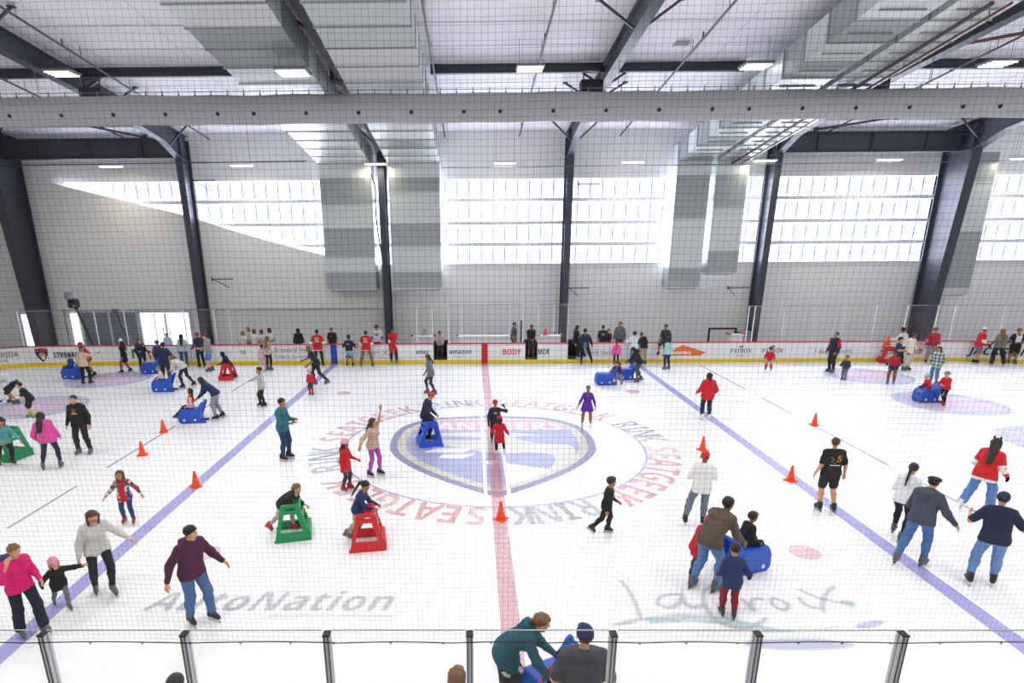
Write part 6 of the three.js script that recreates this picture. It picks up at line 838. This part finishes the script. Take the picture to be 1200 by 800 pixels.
skater({ at: [7.47, -2.55], h: 1.59, face: 178, sex: 'f', skin: 'brown', build: 1.1, label: 'woman in red puffer jacket and dark trousers standing with her back to the stand', hair: ['bob', 'black'], top: { kind: 'puffer_jacket', color: '#d0202e', hem: -0.1, puff: true, hood: true, loose: 0.02 }, bottom: pants('#2a2d38'), skate: whiteS, pose: { la: [0.3, -0.75, 0.35], ra: [0.3, -0.75, 0.35], ...still } });
// right of centre
skater({ at: [4.21, 5.51], h: 1.48, face: 165, skin: 'brown', label: 'man in white T-shirt and grey jeans with red and white cap turned from the stand', hair: ['buzz', 'black'], hat: ['capback', '#c8323a', '#e9e6e0'], top: { kind: 't_shirt', color: '#f4f4f2', sleeve: 0.5, loose: 0.03, hem: -0.08 }, bottom: jeans('#6f7c86', { loose: 0.016 }), skate: black_, pose: { yaw: -35, la: [0.15, -0.6, 0.5], ra: [0.05, -0.45, 0.6], L: [0.26, -0.93, -0.1], R: [0.02, -0.985, 0.08] }, h: 1.62 });
skater({ at: [3.50, 8.05], h: 1.8, face: 122, skin: 'brown', label: 'man in brown sweater and jeans bending over a blue sled among children', hair: ['short', 'black'], build: 1.08, top: { kind: 'sweater', color: '#5c4f44', hem: -0.06, loose: 0.02 }, bottom: jeans('#5b82b8', { loose: 0.013 }), skate: greyS, pose: { lean: 46, pitch: -10, la: [0.1, -0.85, 0.45], ra: [0.15, -0.8, 0.5], L: [0.08, -0.93, -0.12], R: [0.1, -0.93, 0.12] } });
skater({ at: [3.40, 7.74], h: 1.10, face: 112, kid: true, skin: 'light', label: 'child in red coat and red helmet beside the man in the brown sweater', hair: ['short', 'brown'], hat: ['helmet', '#c8232e', '#e9d9d2'], top: { kind: 'coat', color: '#c51d2d', hem: -0.14, loose: 0.024 }, bottom: pants('#4b4846'), skate: black_, pose: { lean: 30, la: [0.15, -0.7, 0.5], ra: [0.1, -0.7, 0.5], L: [0.08, -0.95, 0.1], R: [0.1, -0.9, -0.25] }, h: 1.25 });
skater({ at: [3.59, 8.84], h: 1.25, face: 172, kid: true, skin: 'light', label: 'boy in navy hooded jacket and maroon trousers seen from behind with dark gloves', hair: ['short', 'black'], top: { kind: 'hoodie', color: '#21355f', hood: true, hem: -0.09, loose: 0.022 }, bottom: pants('#8a1f30', { loose: 0.014 }), skate: { boot: '#3b3e45', holder: '#202226', laces: '#aaa' }, gloves: [null, '#2a2f20'], pose: { lean: 8, ra: [0.42, -0.72, 0.2], la: [0.2, -0.8, 0.3], L: [0.06, -0.97, 0.06], R: [0.02, -0.97, -0.08] } });
skater({ at: [4.49, 7.30], h: 1.15, face: 100, kid: true, skin: 'brown', label: 'child in black jacket riding the blue sled in front of the man in brown', hair: ['curly', 'dark'], anchor: 'hip', hipY: 0.57, top: { kind: 'jacket', color: '#1f2024', loose: 0.02 }, bottom: pants('#24262b'), skate: black_, pose: sit({ lean: 12 }) });
skater({ at: [7.46, 4.83], h: 1.65, face: 176, skin: 'light', label: 'man in black T-shirt with orange back print and black shorts seen from behind', hair: ['short', 'brown'], top: { kind: 't_shirt', color: '#1f2024', sleeve: 0.42, loose: 0.03, hem: -0.06, print: { back: true, size: [0.19, 0.2], y: 0.08, tex: art((g) => { g.fillStyle = '#e08a2c'; g.font = 'bold 96px sans-serif'; g.fillText('5', 88, 92); g.strokeStyle = '#8f8d84'; g.lineWidth = 8; g.beginPath(); g.moveTo(18, 40); g.lineTo(60, 66); g.lineTo(30, 98); g.moveTo(60, 120); g.lineTo(96, 84); g.stroke(); g.fillStyle = '#d9d8d4'; g.fillRect(20, 128, 110, 11); }) } }, bottom: shorts('#25262b', { len: 0.42 }), skate: { boot: '#24262b', holder: '#3b3d44', laces: '#999' }, pose: { la: [0.28, -0.93, 0.05], ra: [0.28, -0.93, 0.05], L: [0.1, -0.985, -0.05], R: [0.02, -0.96, -0.2], yaw: -12 } });
skater({ at: [8.22, 6.11], h: 1.45, face: 122, sex: 'f', skin: 'light', label: 'woman with long dark ponytail in white top and black leggings skating away', hair: ['pony', 'dark'], top: { kind: 'pullover', color: '#eceef4', hem: -0.04, loose: 0.018 }, bottom: leggings('#1a1b20'), skate: greyS, pose: { lean: 14, yaw: 4, L: [0.06, -0.9, 0.25], R: [0.05, -0.95, -0.06], la: [0.1, -0.6, 0.5], ra: [0.1, -0.6, 0.5] }, h: 1.6 });
skater({ at: [7.70, 7.21], h: 1.69, face: 122, skin: 'light', label: 'person in slate grey hooded jacket, jeans and black flat cap skating away', hair: ['short', 'black'], hat: ['flat', '#1e1f23'], top: { kind: 'hoodie', color: '#474d5e', hood: true, hem: -0.05, loose: 0.026 }, bottom: jeans('#4f74ac', { loose: 0.012 }), skate: greyS, pose: { lean: 12, pitch: 10, L: [0.1, -0.93, -0.3], R: [0.05, -0.97, 0.16], ra: [0.5, -0.8, 0.2], la: [0.15, -0.8, 0.4] }, h: 1.72 });
skater({ at: [10.87, 4.80], h: 1.59, face: 116, sex: 'f', build: 1.16, skin: 'light', label: 'woman in red hockey jersey with cat ear headband and flared jeans', hair: ['long', 'dark'], hat: ['ears', '#1b1b1f'], top: { kind: 'jersey', loose: 0.026, hem: -0.1, flare: 0.02, paint: jersey('#d01f28', '#ece6e0', '#d01f28') }, bottom: jeans('#5d84bd', { flare: 0.03 }), skate: whiteS, gloves: ['#c21f2a', '#c21f2a'], pose: { lean: 16, yaw: 14, L: [0.16, -0.92, -0.22], R: [0.1, -0.95, 0.2], ra: [0.25, -0.85, 0.25], la: [0.2, -0.8, 0.3] }, h: 1.68 });
skater({ at: [8.50, 7.87], h: 1.64, face: 148, skin: 'light', label: 'man in navy T-shirt, navy cap and jeans at the right, elbows bent', hair: ['short', 'dark'], hat: ['cap', '#27304a'], top: { kind: 't_shirt', color: '#1e2644', sleeve: 0.45, loose: 0.026, hem: -0.05 }, bottom: jeans('#6d90c2', { loose: 0.014 }), skate: { boot: '#26282d', holder: '#e3e3e5', laces: '#ddd' }, pose: { lean: 14, yaw: -16, la: [0.3, -0.35, 0.45], ra: [0.35, -0.4, 0.4], L: [0.14, -0.95, 0.0], R: [0.08, -0.96, 0.2] }, h: 1.72 });
// far right
skater({ at: [13.59, -10.86], h: 1.11, face: -30, kid: true, skin: 'tan', label: 'small child in full red hockey kit and dark helmet near the far boards', hair: ['short', 'dark'], hat: ['hockey', '#23252b'], top: { kind: 'jersey', color: '#c81f2e', loose: 0.035, hem: -0.1 }, bottom: { kind: 'hockey_trousers', loose: 0.03, paint: (x, y, z, tag) => tag.startsWith('calf') ? lin('#c81f2e') : lin('#c4a5a8') }, skate: black_, gloves: ['#1c1d22', '#1c1d22'], pose: { lean: 10, la: [0.3, -0.6, 0.5], ra: [0.3, -0.6, 0.5], L: [0.14, -0.96, 0.02], R: [0.12, -0.96, 0.06] } });
skater({ at: [16.31, -10.40], h: 1.78, face: -72, skin: 'tan', label: 'man in navy and red jacket and black trousers watching a toddler', hair: ['short', 'black'], top: { kind: 'jacket', loose: 0.02, hem: -0.08, paint: twoTone('#1e2238', '#c22438', (x, y, z, tag, t) => tag.startsWith('upper') || tag === 'hood') }, bottom: pants('#1e1f25'), skate: greyS, pose: { pitch: -14, lean: 4, ...still, la: [0.1, -0.9, 0.2], ra: [0.1, -0.9, 0.25] }, h: 1.82 });
skater({ at: [15.83, -8.58], h: 1.10, face: -60, kid: true, skin: 'tan', label: 'toddler in dark grey jacket and grey trousers with arms forward', hair: ['short', 'brown'], top: { kind: 'jacket', color: '#3a3b40', loose: 0.02, puff: true }, bottom: pants('#6e7076'), skate: black_, gloves: ['#1c1d20', '#1c1d20'], pose: { la: [0.1, -0.4, 0.6], ra: [0.1, -0.4, 0.6], L: [0.05, -0.97, 0.1], R: [0.06, -0.98, -0.06] } });
skater({ at: [20.56, -11.94], h: 1.78, face: -160, skin: 'tan', label: 'person in white sweater and black hat leaning on the boards by the red aid', hair: ['short', 'black'], hat: ['brim', '#1c1d20'], top: { kind: 'sweater', color: '#e2dccf', loose: 0.02 }, bottom: pants('#23283a'), skate: black_, pose: { la: [0.75, -0.35, 0.3], ra: [0.3, -0.7, 0.3], lean: 10, ...still } });
skater({ at: [19.66, -10.92], h: 1.5, face: 60, kid: true, skin: 'light', label: 'boy in navy vest and black cap beside the stacked red skating aid', hair: ['short', 'dark'], hat: ['cap', '#1f2126'], top: { kind: 'vest', color: '#2c3a55', sleeve: 0.35, loose: 0.02 }, bottom: pants('#1f2230'), pose: { la: [-0.1, -0.5, 0.5], ra: [0.2, -0.5, 0.5], ...still } });
skater({ at: [20.04, -10.71], h: 1.72, face: 30, skin: 'brown', label: 'person in white shirt and cream trousers amid the group by the red cola sign', hair: ['short', 'black'], top: { kind: 'shirt', color: '#e6ded0', loose: 0.03, hem: -0.1 }, bottom: pants('#d6c9b4'), skate: greyS, pose: { lean: 6, la: [0.1, -0.7, 0.4], ...still, tilt: 15 } });
skater({ at: [22.29, -13.50], h: 1.72, face: -20, skin: 'tan', label: 'person in dark red jersey and grey trousers left of the red cola sign', hair: ['curly', 'black'], top: { kind: 'jersey', loose: 0.026, paint: jersey('#a82738', '#c98088', '#a82738') }, bottom: pants('#7d7e84'), skate: black_, pose: { ...still, la: [0.1, -0.7, 0.3] } });
skater({ at: [17.42, -7.87], h: 1.39, face: -45, kid: true, skin: 'brown', label: 'child in red and navy top with brown trousers carrying a white helmet', hair: ['short', 'black'], top: { kind: 'jacket', loose: 0.02, hem: -0.1, paint: twoTone('#c2242f', '#262b52', (x, y, z, tag) => tag.startsWith('fore') || y < -0.02) }, bottom: pants('#8f5f35'), skate: greyS, gloves: ['#33306a', '#33306a'], pose: { lean: 22, la: [0.05, -0.55, 0.55], ra: [0.1, -0.5, 0.6], L: [0.04, -0.95, -0.04], R: [0.05, -0.96, 0.1] }, h: 1.45 });
skater({ at: [19.22, -7.84], h: 1.42, face: -66, sex: 'f', skin: 'light', label: 'woman in green and white plaid shirt and jeans with long dark hair', hair: ['long', 'dark'], top: { kind: 'shirt', loose: 0.028, hem: -0.1, paint: plaid('#4c6a66', '#9fb3ae', '#e6ebe8') }, bottom: jeans('#4f76a8'), skate: whiteS, pose: { lean: 6, ...still, la: [0.2, -0.85, 0.2], ra: [0.2, -0.85, 0.25] }, h: 1.56 });
skater({ at: [17.12, -4.46], h: 1.13, face: -70, kid: true, skin: 'light', label: 'child in red jacket and black leggings pushing a blue sled with a grey helmet', hair: ['short', 'dark'], hat: ['helmet', '#8c8578'], top: { kind: 'jacket', color: '#d0232c', loose: 0.02 }, bottom: leggings('#1c1d22', { paint: (x, y, z, tag) => Math.abs(z) < 0.012 ? lin('#e0dcdc') : lin('#1c1d22') }), skate: redS, pose: push(12, { la: [0.05, -0.45, 0.7], ra: [0.05, -0.45, 0.7], L: [0.06, -0.95, 0.14], R: [0.08, -0.93, -0.3] }), h: 1.25 });
skater({ at: [16.82, -4.97], h: 1.05, face: -90, kid: true, skin: 'light', label: 'child in red jacket and white hat riding the blue sled before the plaid shirt woman', hair: ['short', 'brown'], hat: ['beanie', '#b8c4d2'], anchor: 'hip', hipY: 0.57, top: { kind: 'jacket', color: '#c4263a' }, bottom: pants('#2a3158'), skate: black_, pose: sit({ lean: 20 }) });
skater({ at: [24.6, -12.4], h: 1.76, face: 74, skin: 'tan', label: 'man in red hockey jersey, grey shorts and white cap near the right advert', hair: ['short', 'dark'], hat: ['cap', '#e6e6e8'], top: { kind: 'jersey', loose: 0.03, hem: -0.07, paint: jersey('#c81f2c', '#efe9e6', '#c81f2c') }, bottom: shorts('#6e7076'), skate: black_, gloves: ['#c21f2a', '#c21f2a'], pose: { lean: 10, la: [0.1, -0.8, 0.4], ra: [0.1, -0.8, 0.4], L: [0.08, -0.96, 0.14], R: [0.1, -0.96, -0.1] }, h: 1.76 });
skater({ at: [25.30, -11.82], h: 1.73, face: 168, sex: 'f', skin: 'light', label: 'woman with very long light brown hair in grey sweater and dark flared trousers', hair: ['long', 'light'], top: { kind: 'sweater', color: '#77746f', loose: 0.024, hem: -0.05 }, bottom: pants('#23252e', { flare: 0.04 }), skate: black_, pose: { L: [0.1, -0.98, 0.02], R: [0.26, -0.95, -0.05], lean: 4, la: [0.3, -0.8, 0.2] }, h: 1.72 });
skater({ at: [26.42, -12.46], h: 1.64, face: -20, skin: 'tan', label: 'boy in black and white jersey and black shorts right of the long-haired woman', hair: ['curly', 'dark'], top: { kind: 'jersey', loose: 0.03, hem: -0.07, paint: twoTone('#1e1f24', '#e0e0e2', (x, y, z, tag, t) => (tag === 'torso' && Math.abs(x) < 0.07) || (tag.startsWith('fore') && t < 0.3)) }, bottom: shorts('#232428'), skate: greyS, pose: { la: [0.35, -0.75, 0.3], ra: [0.3, -0.6, 0.4], ...still }, h: 1.66 });
// at the near glass
skater({ at: [0.26, 10.99], anchor: 'head', h: 1.7, face: 78, sex: 'f', skin: 'light', label: 'woman in teal hooded jacket and patterned leggings bending down behind the near glass', hair: ['low', 'light'], top: { kind: 'hooded_jacket', color: '#1f5666', hood: true, hem: -0.1, loose: 0.022 }, bottom: leggings('#222', { paint: (x, y, z) => Math.sin(x * 37 + Math.sin(y * 23) * 2) + Math.sin(y * 31 + z * 27) > 0.9 ? lin('#d6d8da') : lin('#24262a') }), skate: black_, gloves: ['#3a4aa8', '#3a4aa8'], pose: { lean: 56, pitch: -4, yaw: 8, la: [0.15, -0.78, 0.55], ra: [0.1, -0.85, 0.5], L: [0.06, -0.93, 0.05], R: [0.08, -0.9, -0.25] } });
skater({ at: [0.64, 11.72], anchor: 'head', h: 1.8, face: 178, skin: 'light', build: 1.18, label: 'broad man in charcoal T-shirt and navy cap with his back to the near glass', hair: ['short', 'brown'], hat: ['cap', '#27305a'], top: { kind: 't_shirt', color: '#46454c', sleeve: 0.45, loose: 0.03, hem: -0.08 }, bottom: jeans('#3a4a6a'), skate: black_, pose: { la: [0.2, -0.7, 0.4], ra: [0.2, -0.7, 0.4], ...still } });
skater({ at: [0.51, 11.17], anchor: 'head', h: 1.1, kid: true, face: -40, skin: 'tan', label: 'child in red jacket with dark hair, mostly hidden by the broad man in charcoal', hair: ['bob', 'black'], top: { kind: 'jacket', color: '#b8243a', loose: 0.02 }, bottom: pants('#2a2d3a'), skate: black_, pose: { ...still, lean: 10, la: [0.3, -0.6, 0.4], ra: [0.3, -0.5, 0.5] } });
skater({ at: [-0.77, 11.82], anchor: 'head', h: 1.35, kid: true, face: 150, sex: 'f', skin: 'light', label: 'girl with long light brown hair at the bottom edge beside a near glass post', hair: ['long', 'light'], top: { kind: 'jacket', color: '#3a4a6a' }, bottom: leggings('#2a2d3a'), skate: black_, pose: still });
skater({ at: [-3.64, 12.36], anchor: 'head', h: 1.66, face: 0, skin: 'brown', label: 'person with very short dark hair, only the crown showing at the bottom edge', hair: ['buzz', 'black'], top: { kind: 'jacket', color: '#2a2d3a' }, bottom: pants('#2a2d3a'), skate: black_, pose: still });

// ---------- skating aids, sleds and cones ----------
function walker(label, color, [x, z], turn, scale = 1) {
  const A = thing('skating_aid', label, 'skating aid', [x, 0, z], turn * DEG, 'plastic skating aids'), M = mat(color, 0.38);
  const side = (s) => { // trapezoid side with a large window and a grip slot, leaning inwards
    const sh = new THREE.Shape(); sh.moveTo(-0.36, 0.01); sh.lineTo(0.36, 0.01); sh.lineTo(0.33, 0.2); sh.lineTo(0.17, 0.78); sh.quadraticCurveTo(0.16, 0.82, 0.12, 0.82); sh.lineTo(-0.14, 0.82); sh.quadraticCurveTo(-0.19, 0.82, -0.2, 0.77); sh.closePath();
    const w = new THREE.Path(); w.moveTo(-0.26, 0.2); w.lineTo(-0.15, 0.63); w.lineTo(0.11, 0.63); w.lineTo(0.25, 0.2); w.closePath(); sh.holes.push(w);
    const k = new THREE.Path(); k.moveTo(-0.12, 0.7); k.lineTo(-0.115, 0.755); k.lineTo(0.09, 0.755); k.lineTo(0.1, 0.7); k.closePath(); sh.holes.push(k);
    return new THREE.ExtrudeGeometry(sh, { depth: 0.05, bevelEnabled: true, bevelThickness: 0.012, bevelSize: 0.012, bevelSegments: 2 }).translate(0, 0, -0.025).rotateY(-Math.PI / 2).rotateZ(s * 0.11).translate(s * 0.33, 0, 0);
  };
  for (const s of [-1, 1]) { part('side_frame', side(s), M, A); part('grip_bar', new THREE.CapsuleGeometry(0.028, 0.22, 4, 10).rotateX(Math.PI / 2).translate(s * 0.248, 0.775, -0.02), M, A); part('runner', rbox(0.07, 0.05, 0.78, 0.015, s * 0.335, 0.026, 0), M, A); }
  const f = new THREE.Shape(); f.moveTo(-0.34, 0); f.lineTo(0.34, 0); f.lineTo(0.25, 0.8); f.lineTo(-0.25, 0.8); f.closePath();
  for (const [a, b, w] of [[0.26, 0.52, 0.25], [0.58, 0.7, 0.2]]) { const h = new THREE.Path(); h.moveTo(-w, a); h.lineTo(-w + 0.02, b); h.lineTo(w - 0.02, b); h.lineTo(w, a); h.closePath(); f.holes.push(h); }
  part('front_panel', new THREE.ExtrudeGeometry(f, { depth: 0.045, bevelEnabled: true, bevelThickness: 0.01, bevelSize: 0.01, bevelSegments: 2 }).rotateX(-0.26).translate(0, 0.01, 0.34), M, A); part('front_bumper', rbox(0.72, 0.2, 0.07, 0.025, 0, 0.12, 0.36), M, A);
  A.scale.setScalar(scale * 0.96); return A;
}
function sled(label, [x, z], turn) {
  const A = thing('ice_sled', label, 'sled', [x, 0, z], turn * DEG, 'blue ride-on sleds'), M = mat('#1f57c2', 0.38), dk = mat('#16419a', 0.4);
  const s = new THREE.Shape(); s.moveTo(-0.42, 0.05); s.lineTo(0.4, 0.05); s.quadraticCurveTo(0.52, 0.06, 0.5, 0.2); s.quadraticCurveTo(0.49, 0.48, 0.36, 0.53); s.lineTo(-0.3, 0.5); s.quadraticCurveTo(-0.38, 0.48, -0.4, 0.36); s.closePath();
  part('body', new THREE.ExtrudeGeometry(s, { depth: 0.4, bevelEnabled: true, bevelThickness: 0.05, bevelSize: 0.04, bevelSegments: 3 }).translate(0, 0, -0.2).rotateY(-Math.PI / 2).translate(0, 0.0, 0), M, A);
  const h = new THREE.Shape(); h.moveTo(-0.36, 0.1); h.lineTo(-0.68, 0.74); h.quadraticCurveTo(-0.7, 0.81, -0.63, 0.81); h.quadraticCurveTo(-0.56, 0.79, -0.52, 0.72); h.lineTo(-0.28, 0.45); h.closePath();
  for (const q of [-1, 1]) { part('back_fin', new THREE.ExtrudeGeometry(h, { depth: 0.05, bevelEnabled: true, bevelThickness: 0.012, bevelSize: 0.015, bevelSegments: 2 }).translate(0, 0, -0.025).rotateY(-Math.PI / 2).translate(q * 0.19, 0, 0), M, A);
    part('runner', rbox(0.1, 0.08, 1.15, 0.03, q * 0.2, 0.04, -0.12), dk, A);
    for (const k of [-0.22, 0.26]) part('hub_cap', new THREE.CylinderGeometry(0.05, 0.05, 0.02, 20).rotateZ(Math.PI / 2).translate(q * 0.255, 0.14, k), mat('#d9e2ee', 0.4), A); }
  part('push_handle', new THREE.CapsuleGeometry(0.03, 0.42, 4, 12).rotateZ(Math.PI / 2).translate(0, 0.77, -0.63), M, A); part('seat_back', rbox(0.36, 0.3, 0.05, 0.02, 0, 0.6, 0).rotateX(-0.34).translate(0, 0.02, -0.23), M, A);
  A.scale.set(0.95, 0.92, 0.74); return A;
}
walker('green plastic skating aid at the left edge pushed by the girl in teal', '#0f8a4f', [-14.19, 1.05], 78, 1.12);
walker('green plastic skating aid under the girl bent over it in black', '#139050', [-4.44, 5.91], 104);
walker('red plastic skating aid in the open ice pushed by the girl in navy', '#d0202a', [-2.78, 6.33], 100);
walker('blue plastic skating aid on the left edge of the centre emblem', '#164fd0', [-1.94, -0.07], -74);
walker('red plastic skating aid near the far boards left of the left blue line', '#d31f2b', [-11.95, -9.53], -88, 0.95);
walker('red plastic skating aid under a red cone at the right end', '#d8242c', [20.48, -12.84], -100, 1.05);
sled('blue ride-on sled carrying the child in blue before the woman in cream', [-19.44, -9.87], -92);
sled('blue ride-on sled behind the big man in navy', [-16.29, -10.96], -85);
sled('blue ride-on sled pushed by the girl in the white jacket', [-13.82, -7.22], -85);
sled('blue ride-on sled with the child in red and pink, pushed by the woman in navy', [-10.47, -2.58], -82);
sled('empty blue ride-on sled, left of the two by the floral jacket girl', [5.15, -8.12], -84);
sled('blue ride-on sled held by the woman in olive leggings', [6.29, -9.13], -80);
sled('blue ride-on sled behind the man in brown with a child in black on it', [4.54, 7.30], 110);
sled('blue ride-on sled with a red-jacketed rider on the right pale circle', [16.82, -4.97], -86);
sled('blue ride-on sled cut off by the left edge of the picture', [-19.91, -5.19], -80);
sled('blue ride-on sled behind the near glass held by the woman in teal', [0.42, 10.75], -60);
function cone(label, [x, z], y = 0, sc = 1) {
  const C = thing('traffic_cone', label, 'cone', [x, y, z], rnd(), 'orange cones on the ice'), M = mat('#f8501f', 0.5);
  part('cone_body', new THREE.LatheGeometry([[0.1, 0.02], [0.115, 0.04], [0.095, 0.06], [0.03, 0.4], [0.024, 0.425], [0.012, 0.43], [0.018, 0.41], [0.085, 0.05]].map(([a, b]) => new THREE.Vector2(a, b)), 24), M, C); part('base', rbox(0.28, 0.025, 0.28, 0.012, 0, 0.013, 0), M, C); C.scale.setScalar(sc);
}
cone('orange cone left of the blue sled ridden by the child in pink', [-10.90, -1.40]); cone('orange cone at the end of the grey dashed line on the left', [-10.40, 0.86]); cone('orange cone on the left blue line', [-7.72, 3.28]); cone('orange cone standing on the red centre line', [0.02, 5.19]); cone('orange cone between the red puffer woman and the white T-shirt man', [6.23, 0.58]); cone('orange cone at the right dashed line', [10.89, -1.89]); cone('orange cone on the right blue line', [7.61, 2.99]);
cone('red cone standing on the stacked red skating aid', [20.44, -12.84], 0.87, 1.15); cone('red cone at the boards behind the plaid shirt woman', [22.67, -12.55], 0.48, 1.3); cone('red cone on the ledge behind the second open gate', [3.26, -14.35], 1.25, 0.95);
renderer.render(scene, camera);
